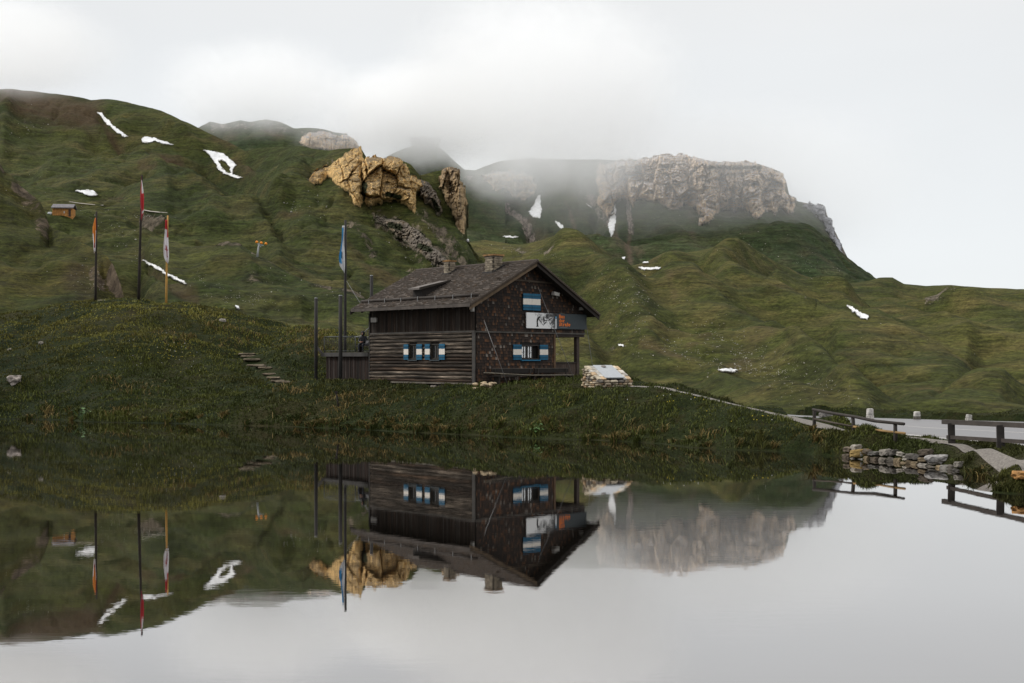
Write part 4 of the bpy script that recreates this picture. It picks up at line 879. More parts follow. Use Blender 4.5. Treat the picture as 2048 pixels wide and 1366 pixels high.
def window(p, dw, dn, w, h, cas, curt, fcol, sill):
    p = Vector(p); dw = Vector(dw); dn = Vector(dn); up = Vector((0, 0, 1)); mb = MB()
    def rect(m, a, b, z0, z1, d0, th, col): m.prism([p+dw*a+up*z0+dn*d0, p+dw*b+up*z0+dn*d0, p+dw*b+up*z1+dn*d0, p+dw*a+up*z1+dn*d0], dn*th, col)
    for a, b, z0, z1 in ((0, w, 0, .05), (0, w, h-.05, h), (0, .05, .05, h-.05), (w-.05, w, .05, h-.05)): rect(mb, a, b, z0, z1, -.02, .06, fcol)
    n = len(cas)
    for (a, b) in cas:
        for x0, x1, z0, z1 in ((a, b, .06, .10), (a, b, h-.10, h-.06), (a, a+.04, .1, h-.1), (b-.04, b, .1, h-.1), ((a+b)/2-.008, (a+b)/2+.008, .1, h-.1), (a+.04, b-.04, h*.5-.008, h*.5+.008)): rect(mb, x0, x1, z0, z1, -.06, .05, tuple(v*.8 for v in fcol))
    wn = mb.build('window', M['paint_attr'], house)
    mb = MB()
    for a, b in cas: rect(mb, a+.03, b-.03, .08, h-.08, -.05, .008, (1, 1, 1))
    mb.build('pane', M['window_glass'] if not curt else M['curtain_glass'], wn)
    mb = MB(); rect(mb, 0, w, 0, h, -.14, .01, (.006, .006, .006)); mb.build('unlit_room_panel', M['black'], wn)  # black panel standing in for the unlit room behind the panes
    if curt:
        mb = MB()
        for a, b in cas:
            k = 10
            for i in range(k):
                x0 = a+.05+(b-a-.1)*i/k; x1 = a+.05+(b-a-.1)*(i+1)/k
                f = .74+.14*math.sin(i*2.1+a); rect(mb, x0, x1, .09+.03*(i % 3), h-.08, -.12+.012*(i % 2), .006, (f, f, f*1.02))
        mb.build('curtain', M['paint_attr'], wn)
    mb = MB(); rect(mb, -.04, w+.05, -.09, -.02, 0, .14, sill); mb.build('sill', M['paint_attr'], wn)
t = NT('curtain_glass'); g1 = t.n('ShaderNodeBsdfGlossy', i_Roughness=.03); tr = t.n('ShaderNodeBsdfTransparent'); ms = t.n('ShaderNodeMixShader'); ms.inputs[0].default_value = .3
t.l(tr.outputs[0], ms.inputs[1]); t.l(g1.outputs[0], ms.inputs[2]); t.l(ms.outputs[0], t.out.inputs[0]); M['curtain_glass'] = t.m
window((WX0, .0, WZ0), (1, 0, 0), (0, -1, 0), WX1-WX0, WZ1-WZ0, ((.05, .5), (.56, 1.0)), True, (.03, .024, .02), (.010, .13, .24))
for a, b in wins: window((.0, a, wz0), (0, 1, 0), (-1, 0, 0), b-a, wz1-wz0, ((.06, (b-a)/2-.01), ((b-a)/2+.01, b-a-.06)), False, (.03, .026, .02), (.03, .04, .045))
# porch: post, beam, parapet, floor
for py_ in (.1, 4.6):
    mb = MB(); mb.bb(8.62, 8.86, py_, py_+.24, .0, 2.75, (.05, .036, .03)); mb.build('porch_post', M['wood_attr'], house)
mb = MB(); mb.bb(GF, GW, .0, .2, 2.72, 2.9, (.04, .03, .025)); mb.bb(GW-.2, GW-.01, .2, SL-.2, 2.72, 2.9, (.03, .024, .02)); mb.build('porch_beam', M['wood_attr'], house)
mb = MB(); y = GF+.05
while y < 8.6: mb.bb(y, min(y+.19, 8.61), .16, .2, .12, 1.12, shade((.05, .035, .027))); y += .2
mb.bb(GF+.02, 8.62, .12, .24, 1.12, 1.2, (.03, .024, .02)); mb.build('porch_parapet', M['wood_attr'], house)
mb = MB(); mb.bb(GF, GW, -.05, SL, -.1, .0, (.08, .07, .06)); mb.build('porch_floor', M['wood_attr'], house)
# small boxes on the walls
for (c, d, R) in (((6.42, -.2, 5.28), (.5, .2, .22), .12), ((8.75, -.16, 4.5), (.2, .18, .26), 0), ((-.28, -.12, 4.22), (.16, .16, .36), 0), ((-.12, 9.0, 3.78), (.12, .52, .28), 0)):
    mb = MB(); mb.box(c, d, Matrix.Rotation(R, 3, 'Y'), (.30, .28, .26)); mb.box((c[0], c[1]-d[1]*.5, c[2]), (d[0]*.8, .02, d[2]*.7), Matrix.Rotation(R, 3, 'Y'), (.45, .43, .4)); mb.build('wall_lamp', M['paint_attr'], house)

# ---------------------------------------------------------------- exhibition banner on the gable
ban = empty('banner', hw(3.97, -.12, 3.19), 'long banner with orange lettering and a black and white photo on the gable', 'banner', rz=HA)
mb = MB(); mb.bb(2.6, 5.25, -.05, 0, 0, .92, (.035, .045, .05)); mb.build('text_panel', M['paint_attr'], ban)
t = NT('photo_print'); n = t.noise(t.coord((1, 1, 1)), 2.2, 7, .72, .6); n2 = t.noise(t.coord((1, 1, 2)), 1.0, 3)
pc = t.n('ShaderNodeTexCoord'); sp = t.n('ShaderNodeSeparateXYZ'); t.l(pc.outputs['Object'], sp.inputs[0])
edge = t.math('ADD', t.math('MULTIPLY', sp.outputs[0], .28), t.math('MULTIPLY', sp.outputs[2], .28))
k = t.math('SUBTRACT', t.math('ADD', n, t.math('MULTIPLY', n2, .3)), t.math('MULTIPLY', t.math('SUBTRACT', edge, .42), .62))
t.bsdf(t.ramp(k, [(.32, .02), (.46, .16), (.53, .55), (.62, .74)]), .6, None, 0, .3); M['photo_print'] = t.m
mb = MB(); mb.bb(0, 2.595, -.05, 0, 0, .92); mb.build('photo_panel', M['photo_print'], ban)
mb = MB(); kk = (.015, .015, .015)      # a man bending over his shovel, rock and tools behind him
mb.prism([(.80, -.055, .10), (1.02, -.055, .10), (.98, -.055, .15), (.94, -.055, .38), (1.0, -.055, .52), (1.08, -.055, .60), (1.14, -.055, .63), (1.15, -.055, .70), (1.08, -.055, .73), (1.02, -.055, .68), (.93, -.055, .66), (.86, -.055, .56), (.84, -.055, .40), (.86, -.055, .16)], (0, -.004, 0), kk)
mb.bar((1.02, -.057, .56), (1.22, -.057, .36), .05, .004, kk, 0, (0, 1, 0)); mb.bar((1.16, -.057, .44), (1.42, -.057, .16), .022, .004, kk, 0, (0, 1, 0))
mb.prism([(1.42, -.055, .34), (1.5, -.055, .36), (1.52, -.055, .58), (1.46, -.055, .70), (1.40, -.055, .64)], (0, -.004, 0), kk)
for i in range(26):
    x = rnd(1.6, 2.3); z = rnd(.3, .8); mb.bar((x, -.056-.0002*i, z), (x+rnd(-.25, .25), -.056-.0002*i, z+rnd(-.16, .16)), rnd(.02, .07), .002, (rnd(.01, .1),)*3, 0, (0, 1, 0))
mb.bar((2.5, -.058, .05), (2.5, -.058, .6), .12, .003, (.55, .56, .57), 0, (0, 1, 0)); mb.bar((2.5, -.059, .62), (2.5, -.059, .74), .12, .003, (.1, .25, .4), 0, (0, 1, 0))
mb.build('photo_figure', M['paint_attr'], ban)
GL = {'B': [[(0, 0), (0, 6)], [(-.6, 6), (2.8, 6), (3.6, 5.2), (3.6, 3.9), (2.8, 3.2), (0, 3.2)], [(2.8, 3.2), (4, 2.4), (4, .8), (3, 0), (-.6, 0)]],
      'a': [[(.5, 4), (2.6, 4), (3.2, 3.4), (3.2, 0), (4, 0)], [(3.2, 2.4), (1, 2.4), (.1, 1.7), (.1, .6), (.9, 0), (2.2, 0), (3.2, .8)]],
      'u': [[(-.4, 4), (.4, 4), (.4, .8), (1.1, 0), (2.4, 0), (3.3, .9)], [(2.6, 4), (3.3, 4), (3.3, 0), (4, 0)]],
      'd': [[(2.6, 6), (3.3, 6), (3.3, 0), (4, 0)], [(3.3, 3.1), (2.3, 4), (1, 4), (.1, 3), (.1, 1), (1, 0), (2.3, 0), (3.3, .9)]],
      'e': [[(.1, 2.1), (3.7, 2.1), (3.7, 3), (2.8, 4), (1, 4), (.1, 3), (.1, 1), (1, 0), (2.8, 0), (3.6, .6)]],
      'r': [[(0, 4), (1, 4), (1, 0)], [(0, 0), (2.4, 0)], [(1, 2.8), (2.2, 4), (3.3, 4), (3.8, 3.3)]],
      'S': [[(3.7, 4.4), (3.7, 5.4), (2.8, 6), (1, 6), (.1, 5.2), (.1, 4), (1, 3.2), (2.8, 2.9), (3.8, 2.1), (3.8, .8), (2.9, 0), (1, 0), (.1, .6), (.1, 1.7)]],
      't': [[(1, 5.4), (1, .8), (1.8, 0), (3, 0), (3.7, .5)], [(-.2, 4), (3.2, 4)]],
      'ß': [[(-.5, 0), (.6, 0), (.6, 5), (1.5, 6), (2.7, 6), (3.4, 5.2), (3.4, 4.3), (2.3, 3.4), (3.8, 2.2), (3.8, .8), (3, 0), (1.8, 0)]]}
mb = MB(); s = .029
for li, w in enumerate(('Bau', 'der', 'Straße')):
    for ci, ch in enumerate(w):
        ox = 2.80+ci*.166; oz = .66-li*.236
        for j, L in enumerate(GL[ch]):
            for (a, b) in zip(L[:-1], L[1:]):
                d = Vector((b[0]-a[0], 0, b[1]-a[1])); d.normalize(); e = d*.5
                mb.bar((ox+(a[0]-e.x)*s, -.054-.0006*j, oz+(a[1]-e.z)*s), (ox+(b[0]+e.x)*s, -.054-.0006*j, oz+(b[1]+e.z)*s), .034, .004, (.95, .22, .02), 0, (0, 1, 0))
mb.build('lettering', M['paint_attr'], ban)
mb = MB()
for i in range(14): mb.bb(2.8+i*.052, 2.84+i*.052, -.053, -.05, .085, .11, (.2, .2, .2))
mb.build('small_print', M['paint_attr'], ban)

# ---------------------------------------------------------------- guy cables, benches, stones by the wall
def cable(a, b, lab):
    mb = MB(); mb.tube([a, b], .014, 5); tag(mb.build('guy_cable', M['cable']), lab, 'cable', 'guy cables holding down the chalet roof')
def gpt(px, Y, dz=0): X = gx(px, Y); return Vector((X, Y, gz(X, Y)+dz))
cable(at(968, 640, 66.0), gpt(1015, 64.6), 'guy cable in front of the gable running down beside the stone heap')
cable(at(1076, 574, 69.2), gpt(1149, 67.5), 'guy cable crossing the closed upper shutters and the banner')
cable(at(1170, 632, 73.6), at(1187, 745, 70.5), 'guy cable from the porch eave down towards the stone plinth')
cable(at(693, 562, 79.8), at(728, 618, 74.6), 'stay cable between the tall flagpole and the chalet eave')
def bench(x0, x1, lab):
    b = empty('bench', hw((x0+x1)/2, -.55, -.05), lab, 'bench', 'benches against the gable', HA); h = (x1-x0)/2
    mb = MB(); mb.bb(-h, h, -.2, .2, .44, .49, (.05, .042, .035)); mb.build('seat', M['wood_attr'], b)
    mb = MB(); mb.bb(-h, h, .22, .27, .62, .86, (.016, .013, .011)); mb.bb(-h, h, .21, .28, .86, .89, (.09, .078, .066)); mb.build('backrest', M['wood_attr'], b)
    for x in (-h+.25, h-.25):
        mb = MB(); mb.bb(x-.05, x+.05, -.17, .18, -.1, .44, (.03, .025, .02)); mb.bb(x-.04, x+.04, .18, .22, -.1, .86, (.03, .025, .02)); mb.build('leg', M['wood_attr'], b)
bench(1.0, 4.35, 'dark wooden bench against the gable nearest the log wall corner'); bench(4.5, 7.4, 'dark wooden bench against the gable nearest the porch')
# long hand rail on posts in front of the benches
rl = empty('wooden_rail', hw(3.6, -1.0, 0), 'long weathered low rail in front of the two benches', 'rail', None, HA)
mb = MB(); mb.tube([(-3.9, -.1, .62), (-1.5, -.05, .5), (0, 0, .44), (3.6, .05, .42)], .04, 7, (.15, .13, .1)); mb.build('rail', M['wood_attr'], rl)
for x in (-1.2, 2.9):
    mb = MB(); mb.tube([(x, 0, -.5), (x, 0, .45)], .05, 7, (.03, .025, .02)); mb.build('rail_post', M['wood_attr'], rl)
mb = MB(); b = at(968, 777, 65.2); random.seed(21)
for i in range(24): mb.rock((b.x+rnd(-.55, .6), b.y+rnd(-.25, .25), gz(b.x, b.y)+rnd(-.03, .42)*(1 if i > 6 else .3)), (rnd(.22, .45), rnd(.2, .35), rnd(.1, .2)), rotz(rnd(0, 3)), shade((.33, .26, .17)))
tag(mb.build('stone_heap', M['stone_attr']), 'little heap of broken ochre stones at the front corner of the chalet', 'stone heap')

# ---------------------------------------------------------------- deck at the uphill end
def hl(x, y, z): return (x, y, z)
DY0, DY1, DX1, DZ = SL+.25, 14.55, 3.2, 1.80
deck = empty('deck', HO, 'raised timber deck with board skirt at the uphill end of the chalet', 'deck', rz=HA)
mb = MB(); mb.bb(0, DX1, DY0, DY1, DZ-.07, DZ, (.06, .05, .042)); mb.bb(-.06, -.002, DY0-.1, DY1+.1, DZ-.26, DZ-.02, (.05, .047, .045)); mb.bb(0, DX1, DY1+.002, DY1+.06, DZ-.26, DZ-.02, (.05, .047, .045)); mb.build('platform', M['wood_attr'], deck)
mb = MB(); y = DY0
while y < DY1-.25:
    w = rnd(.11, .17); c = shade(random.choice([(.045, .03, .024), (.02, .014, .011), (.07, .055, .048), (.028, .015, .011)])); mb.bb(.12+rnd(0, .03), .16, y, y+w*.9, -.35+rnd(-.1, .06), DZ-.24, c); y += w
x = .2
while x < DX1: mb.bb(x, x+.13, DY1-.3, DY1-.27, -.3, DZ-.24, shade((.04, .028, .022))); x += .15
mb.build('skirt', M['board_wood'], deck)
mb = MB(); mb.bar((.0, DY1+.75, DZ+.42), (.0, DY1-.1, DZ-.16), .1, .14, (.03, .026, .022)); mb.build('brace', M['wood_attr'], deck)
# railing with thin balusters on three sides and stair hand rails
rail = empty('deck_railing', HO, 'grey metal railing with thin upright bars round the deck', 'railing', rz=HA)
mb = MB(); zt = DZ+1.02; gcol = (.085, .092, .09); runs = [((.05, DY0+1.3), (.05, DY1-.1)), ((.05, DY1-.1), (DX1-.1, DY1-.1)), ((DX1-.1, DY1-.1), (DX1-.1, DY0+1.4))]
mb2 = MB()
for a, b in runs:
    mb.tube([(*a, zt), (*b, zt)], .024, 6, gcol); mb.tube([(*a, DZ+.1), (*b, DZ+.1)], .014, 5, gcol)
    n = int((Vector(b)-Vector(a)).length/.16)
    for i in range(1, n):
        p = Vector(a).lerp(Vector(b), i/n); mb2.tube([(p.x, p.y, DZ+.1), (p.x, p.y, zt)], .007, 4, (.05, .055, .055))
mb.build('hand_rail', M['paint_attr'], rail); mb2.build('baluster', M['paint_attr'], rail)
for p in ((.05, DY1-.1), (.05, 12.6), (.05, DY0+1.3), (DX1-.1, DY1-.1), (DX1-.1, DY0+1.4)):
    mb = MB(); mb.tube([(*p, DZ), (*p, zt)], .03, 6, gcol); mb.build('rail_post', M['paint_attr'], rail)
st = empty('deck_stair', HO, 'short metal stair rising from the deck to the upper floor door', 'stair', rz=HA)
for i in range(7):
    mb = MB(); mb.bb(.9, 1.9, 11.6-i*.27, 11.85-i*.27, DZ+.16*i+.1, DZ+.16*i+.14, (.15, .15, .15)); mb.build('step', M['paint_attr'], st)
for x in (.9, 1.9):
    mb = MB(); mb.tube([(x, 12.3, DZ+1.0), (x, 11.7, DZ+1.05), (x, 9.85, DZ+2.15)], .024, 6, (.26, .27, .27)); mb.tube([(x, 11.7, DZ+.55), (x, 9.85, DZ+1.6)], .014, 5, gcol)
    for k in range(4): mb.tube([(x, 11.7-k*.6, DZ+.36*k), (x, 11.7-k*.6, DZ+1.05+.357*k)], .018, 5, gcol)
    mb.build('stair_rail', M['paint_attr'], st)
def post(px, Y, ptop, r, lab, foot=False):
    X = gx(px, Y); zb = gz(X, Y); zt = gzp(ptop, Y); p = empty('timber_post', (X, Y, zb), lab, 'post', 'round timber posts around the deck')
    mb = MB(); mb.tube([(0, 0, -.3), (0, 0, (zt-zb)*.5), (0, 0, zt-zb)], [r, r*.97, r*.93], 12); mb.build('shaft', M['post_wood'], p)
    mb = MB(); mb.tube([(0, 0, zt-zb-.03), (0, 0, zt-zb+.02)], [r*1.0, r*.85], 12, (.2, .2, .2)); mb.build('cap', M['grey_metal'], p)
    if foot: mb = MB(); mb.box((0, 0, .02), (.75, .7, .3), None); mb.build('footing', M['concrete'], p)
post(632, 77.6, 596, .115, 'timber post at the outer deck corner, standing on a concrete footing', True)
post(681, 74.6, 591, .125, 'timber post in front of the deck skirt, next to the flagpole')
post(743, 80.5, 551, .115, 'timber post rising behind the far end of the chalet roof')

# ---------------------------------------------------------------- flagpoles
def drape(name, parent, prof, z0, z1, w, cols, seed, off):
    """hanging cloth: rows from top to bottom, folded round the pole"""
    nr, nc = 34, 15; V = []; Cc = []; F_ = []
    for i in range(nr):
        f = i/(nr-1); z = z1+(z0-z1)*f; ww = w*np.interp(f, [q[0] for q in prof], [q[1] for q in prof])
        for j in range(nc):
            g = j/(nc-1); x = (g-off)*ww
            y = -.12*math.cos(g*13+f*3+seed)*(.4+f*.6)*w*1.6-.05+.05*math.sin(f*9+seed); zz = z-.12*math.sin(g*3.1+seed)*f
            V.append((x+.03*math.sin(f*7+g*4+seed), y-.1, zz)); Cc.append(cols(f, g))
    o = np_mesh(name, V, grid_faces(nr, nc), M['paint_attr'], parent, colors=np.array(Cc), smooth=True)
    md = o.modifiers.new('cloth', 'SOLIDIFY'); md.thickness = .012
    return o
def flagpole(px0, px1, pbase, ptop, Y, r0, r1, mat, lab, flag):
    X = gx(px0, Y); zb = gz(X, Y); zt = gzp(ptop, Y); X1 = gx(px1, Y); h = zt-zb
    p = empty('flagpole', (X, Y, zb), lab, 'flagpole', 'flagpoles'); mb = MB()
    mb.tube([((X1-X)*f, 0, h*f if f else -.3) for f in (0, .25, .5, .75, 1)], [r0+(r1-r0)*f for f in (0, .25, .5, .75, 1)], 9, (1, 1, 1), 0, True, .05)
    mb.build('pole', M[mat], p)
    z1, z0, w, prof, cols, off, lx = flag; f = ((gzp(z1, Y)+gzp(z0, Y))/2-zb)/h
    fl = drape('flag', p, prof, gzp(z0, Y)-zb, gzp(z1, Y)-zb, w, cols, px0, off); fl.location = ((X1-X)*f+lx, 0, 0)
    return p
simple('yellow_wood', (.42, .23, .055), .7, .25, 4, bump=0)
ORG, RED, DRD, WH = (.62, .20, .025), (.42, .02, .025), (.20, .012, .02), (.62, .58, .58)
def c1(f, g):
    if g > .72: return WH if f > .38 else DRD if g > .8 else ORG
    if f > .74 and .3 < g < .75: return DRD if f < .88 else WH
    return WH if (g < .18 and f > .45) else ORG
def c2(f, g):
    if f < .12: return (.12, .02, .03)
    if f < .42 and g > .55: return WH
    if .80 < f < .85 and g > .3: return WH
    return RED if f < .9 and g > .35 else DRD
def c3(f, g):
    if f < .24 or (f < .4 and g > .66): return RED
    if .6 < f < .86 and ((.60 < g < .70) or (.68 < f < .72 and .35 < g < .9) or (.82 < f < .86 and .5 < g < .8) or abs(g-.5-(f-.6)*.5) < .06): return (.30, .03, .04)
    return (.66, .62, .64)
def c4(f, g):
    if f > .55 and .46 < g < .58 and f < .72: return (.03, .04, .05)
    return (.03, .24, .5) if g < .5 and f > .06 and f < .84 else (.6, .6, .61)
flagpole(191, 193, 600, 423, 97.5, .11, .07, 'dark_wood', 'dark wooden flagpole with a limp orange and white flag', (436, 506, .28, [(0, .25), (.25, .75), (.6, 1), (.85, .7), (1, .3)], c1, .85, 0))
flagpole(277, 284, 602, 350, 97, .13, .07, 'dark_wood', 'tallest dark flagpole on the knoll with a dark red flag', (352, 438, .26, [(0, .2), (.2, .6), (.5, 1), (.9, .95), (1, .6)], c2, .12, 0))
flagpole(332, 335.5, 601, 431, 98, .10, .055, 'yellow_wood', 'yellow flagpole with a limp red and white flag on the knoll', (440, 524, .38, [(0, .25), (.22, .7), (.4, .95), (.9, 1), (1, .6)], c3, .6, 0))
flagpole(690, 691, 715, 440, 79.5, .115, .075, 'post_wood', 'tall grey flagpole beside the deck with a hanging blue and white flag', (452, 543, .34, [(0, .3), (.3, .6), (.7, 1), (.9, .9), (1, .45)], c4, 1.0, -.04))
# ---------------------------------------------------------------- person sitting on the deck, with a bag
def person():
    o0 = hw(.75, 11.25, DZ); root = empty('person', o0, 'person in dark hooded jacket sitting on the deck with hands in the lap', 'person', rz=math.radians(-12))
    J = {}; E = []
    def j(n, p, r, par=None):
        J[n] = (p, r); 
        if par: E.append((par, n))
    j('pelvis', (0, .05, .50), .15); j('belly', (0, .06, .66), .145, 'pelvis'); j('chest', (0, .03, .86), .16, 'belly'); j('neck', (0, -.02, 1.04), .06, 'chest'); j('chin', (0, -.06, 1.11), .075, 'neck'); j('head', (0, -.07, 1.19), .10, 'chin'); j('crown', (0, -.06, 1.27), .07, 'head'); j('nose', (0, -.175, 1.17), .018, 'head')
    for s, m in ((-1, 'l'), (1, 'r')):
        j('sh'+m, (s*.19, .03, .97), .075, 'chest'); j('el'+m, (s*.27, -.06, .72), .055, 'sh'+m); j('wr'+m, (s*.10, -.30, .66), .034, 'el'+m); j('pa'+m, (s*.055, -.37, .655), .034, 'wr'+m)
        for q in range(4): j(f'f{q}{m}', (s*(.045-.022*q), -.43+.012*q, .668-.018*q), .011, 'pa'+m); j(f'g{q}{m}', (s*(.02-.012*q), -.445+.01*q, .638-.016*q), .0095, f'f{q}{m}')
        j('th'+m, (s*.035, -.375, .70), .012, 'pa'+m)
        j('hip'+m, (s*.10, -.02, .50), .105, 'pelvis'); j('kn'+m, (s*.13, -.42, .52), .075, 'hip'+m); j('an'+m, (s*.13, -.40, .09), .048, 'kn'+m); j('to'+m, (s*.14, -.58, .04), .042, 'an'+m)
    names = list(J); me = bpy.data.meshes.new('person'); me.from_pydata([J[n][0] for n in names], [(names.index(a), names.index(b)) for a, b in E], [])
    b = bpy.data.objects.new('body', me); COL.objects.link(b); b.modifiers.new('s', 'SKIN'); sv = me.skin_vertices[0].data
    for i, n in enumerate(names): sv[i].radius = (J[n][1], J[n][1]*.9)
    sv[0].use_root = True
    ss = b.modifiers.new('u', 'SUBSURF'); ss.levels = ss.render_levels = 2
    dg = bpy.context.evaluated_depsgraph_get(); nm = bpy.data.meshes.new_from_object(b.evaluated_get(dg)); bpy.data.objects.remove(b)
    c = np.ones((len(nm.vertices), 4), np.float32)
    for i, v in enumerate(nm.vertices):
        p = v.co; k = (.010, .011, .014)
        if p.z < .56: k = (.016, .02, .03)
        if p.z < .12: k = (.03, .025, .02)
        if p.y < -.33 and .58 < p.z < .75: k = (.42, .22, .16)
        if p.z > 1.07: k = (.36, .21, .15) if p.y < -.12 else (.012, .011, .012)
        c[i, :3] = k
    nm.attributes.new('Col', 'FLOAT_COLOR', 'POINT').data.foreach_set('color', c.ravel())
    for q in nm.polygons: q.use_smooth = True
    link('body', nm, M['paint_attr'], root)
    mb = MB()
    for s in (-1, 1): mb = MB(); mb.ball((s*.035, -.165, 1.20), .011, (.02, .02, .02)); mb.build('eye', M['paint_attr'], root)
    mb = MB(); mb.rock((0, -.03, 1.21), (.27, .27, .30), None, (.011, .012, .015), 0, .06, 3, .1)
    bmv = [(x, y, z) if y > -.13 else (x*.9, -.13+(y+.13)*.1, z) for x, y, z in mb.v]; mb.v = bmv
    mb.build('hood', M['paint_attr'], root)
person()
mb = MB(); p = hw(.75, 11.2, DZ); bs = empty('deck_bench', p, 'low dark bench on the deck under the sitting person', 'bench', rz=HA)
mb.bb(-.25, .25, -1.2, .5, .38, .42, (.05, .04, .035)); mb.build('seat', M['wood_attr'], bs)
for y in (-1.0, .3):
    mb = MB(); mb.bb(-.2, .2, y-.04, y+.04, 0, .38, (.03, .025, .02)); mb.build('leg', M['wood_attr'], bs)
bg = empty('backpack', hw(.72, 10.5, DZ+.42), 'dark backpack lying beside the sitting person on the deck', 'backpack', rz=HA)
mb = MB(); mb.rock((0, 0, .17), (.42, .62, .36), None, (.012, .013, .016), 0, .12, 3, .45); mb.build('bag_body', M['paint_attr'], bg)
mb = MB(); mb.rock((-.2, 0, .12), (.16, .4, .22), None, (.02, .021, .025), 0, .1, 2, .5); mb.build('pocket', M['paint_attr'], bg)
mb = MB(); mb.tube([(-.05, .2, .33), (-.06, .1, .42), (-.06, -.1, .42), (-.05, -.2, .33)], .015, 6, (.02, .02, .02)); mb.build('strap', M['paint_attr'], bg)

# ---------------------------------------------------------------- stone plinth with the information plate
PA = math.radians(22); pc0 = at(1229, 775, 62.2); pz = gz(pc0.x, pc0.y)
pl = empty('stone_plinth', (pc0.x, pc0.y, pz-.05), 'dry stone plinth with a slanted pale information plate beside the path', 'plinth', rz=PA)
random.seed(5); W2, D = .98, 1.55; zf, zbk = .42, 1.08; mb = MB()
mb.prism([(-W2+.1, .1, -.2), (-W2+.1, .1, zf-.08), (-W2+.1, D-.1, zbk-.08), (-W2+.1, D-.1, -.2)], (2*W2-.2, 0, 0), (.05, .042, .034))
def course(p0, p1, ztop, inward):
    L = (Vector(p1)-Vector(p0)).length; d = (Vector(p1)-Vector(p0)).normalized(); z = -.1
    while z < max(ztop(0), ztop(L)):
        h = rnd(.09, .17); x = rnd(-.1, 0)
        while x < L:
            w = rnd(.18, .48); m = min(x+w/2, L)
            if z+h*.6 < ztop(m):
                q = Vector(p0)+d*m+Vector(inward)*rnd(-.03, .06); mb.rock((q.x, q.y, z+h/2), (w*1.02, rnd(.2, .3), h*1.05), rotz(math.atan2(d.y, d.x)+rnd(-.08, .08)), shade(random.choice([(.34, .27, .18), (.28, .23, .17), (.38, .33, .25), (.25, .17, .10), (.17, .15, .13)])), 0, .2, 2, .72)
            x += w
        z += h
course((-W2, .05), (W2, .05), lambda x: zf, (0, 1)); course((-W2, D), (-W2, .05), lambda x: zbk-(zbk-zf)*min(1, x/D), (1, 0)); course((W2, .05), (W2, D), lambda x: zf+(zbk-zf)*min(1, x/D), (-1, 0)); course((W2, D), (-W2, D), lambda x: zbk, (0, -1))
mb.build('masonry', M['stone_attr'], pl)
sl = math.atan2(zbk-zf, D); RS = Matrix.Rotation(sl, 3, 'X'); cz = lambda y, e: zf+(zbk-zf)*(y/D)+e
mb = MB()
for side, x in ((-1, -W2+.13), (-1, -W2+.38), (0, 0), (1, W2-.12), (1, W2-.3)):
    if not side: mb.build('coping', M['stone_attr'], pl); mb = MB(); continue
    y = -.03
    while y < D:
        l = rnd(.26, .6); l = min(l, D+.06-y); mb.box((x+rnd(-.02, .02), y+l/2, cz(y+l/2, .045)), (rnd(.2, .27), l*.95, rnd(.06, .1)), RS, shade(random.choice([(.42, .36, .27), (.48, .45, .4), (.36, .26, .16)])), 0, .012); y += l
mb.build('coping', M['stone_attr'], pl)
mb = MB(); mb.box((.06, D*.52, cz(D*.52, .10)), (1.12, D*1.05, .05), RS, (.37, .39, .41)); mb.build('plate', M['paint_attr'], pl)
mb = MB(); q = Vector((.02, D*.86, cz(D*.86, .13))); nrm = RS @ Vector((0, 0, 1)); mb.tube([q, q+nrm*.04], .13, 14, (.2, .18, .17)); mb.build('medallion', M['paint_attr'], pl)

# ---------------------------------------------------------------- rail fences by the road
def fence(name, posts, rails, lab):
    X0, Y0 = gx(posts[0][0], posts[0][2]), posts[0][2]; f = empty(name, (X0, Y0, gz(X0, Y0)), lab, 'fence'); o = Vector(f.location)
    for (px, pt, Y, r, sq) in posts:
        X = gx(px, Y); zt = gzp(pt, Y); mb = MB(); b = Vector((X, Y, gz(X, Y)-.3))-o; tp = Vector((X-.03, Y, zt))-o
        if sq: mb.bar(b, tp, r*2, r*2, (.035, .03, .027), 0, (.3, 1, 0))
        else: mb.tube([b, b.lerp(tp, .5)+Vector((rnd(-.02, .02), 0, 0)), tp], [r*1.08, r, r*.95], 9, (.03, .025, .021), 0, True, .08)
        mb.build('post', M['wood_attr'], f)
    for (pts, r, col, sq) in rails:
        mb = MB(); q = [at(*p)-o for p in pts]
        if sq: mb.bar(q[0], q[-1], r*1.5, r*2, col)
        else: mb.tube(q, [r*rnd(.92, 1.08) for _ in q], 9, col, 0, True, .07)
        mb.build('rail', M['wood_attr'], f)
    return f
fence('rail_fence', [(1630, 820, 50, .075, 0), (1707, 832, 47.2, .075, 0), (1792, 846, 44.8, .075, 0)],
      [([(1626, 819, 49.9), (1668, 827, 48.4), (1707, 833, 47.1), (1750, 842, 45.9), (1808, 848, 44.2)], .06, (.03, .025, .021), 0), ([(1629, 838, 49.9), (1668, 846, 48.5), (1707, 853, 47.1)], .045, (.05, .04, .03), 0), ([(1706, 853, 47.15), (1750, 860, 46), (1810, 867, 44.2)], .045, (.30, .19, .08), 0)],
      'slender round pole fence above the dry stone shore wall')
fence('rail_fence', [(1904, 846, 43.6, .12, 1), (2002, 850, 40.8, .12, 1), (2110, 854, 38.2, .12, 1)],
      [([(1886, 843.5, 44.1), (2200, 858, 36.3)], .085, (.045, .038, .033), 1), ([(1895, 874, 43.75), (2200, 893, 36.2)], .065, (.045, .037, .032), 1)],
      'heavy squared beam fence between the gravel path and the road')
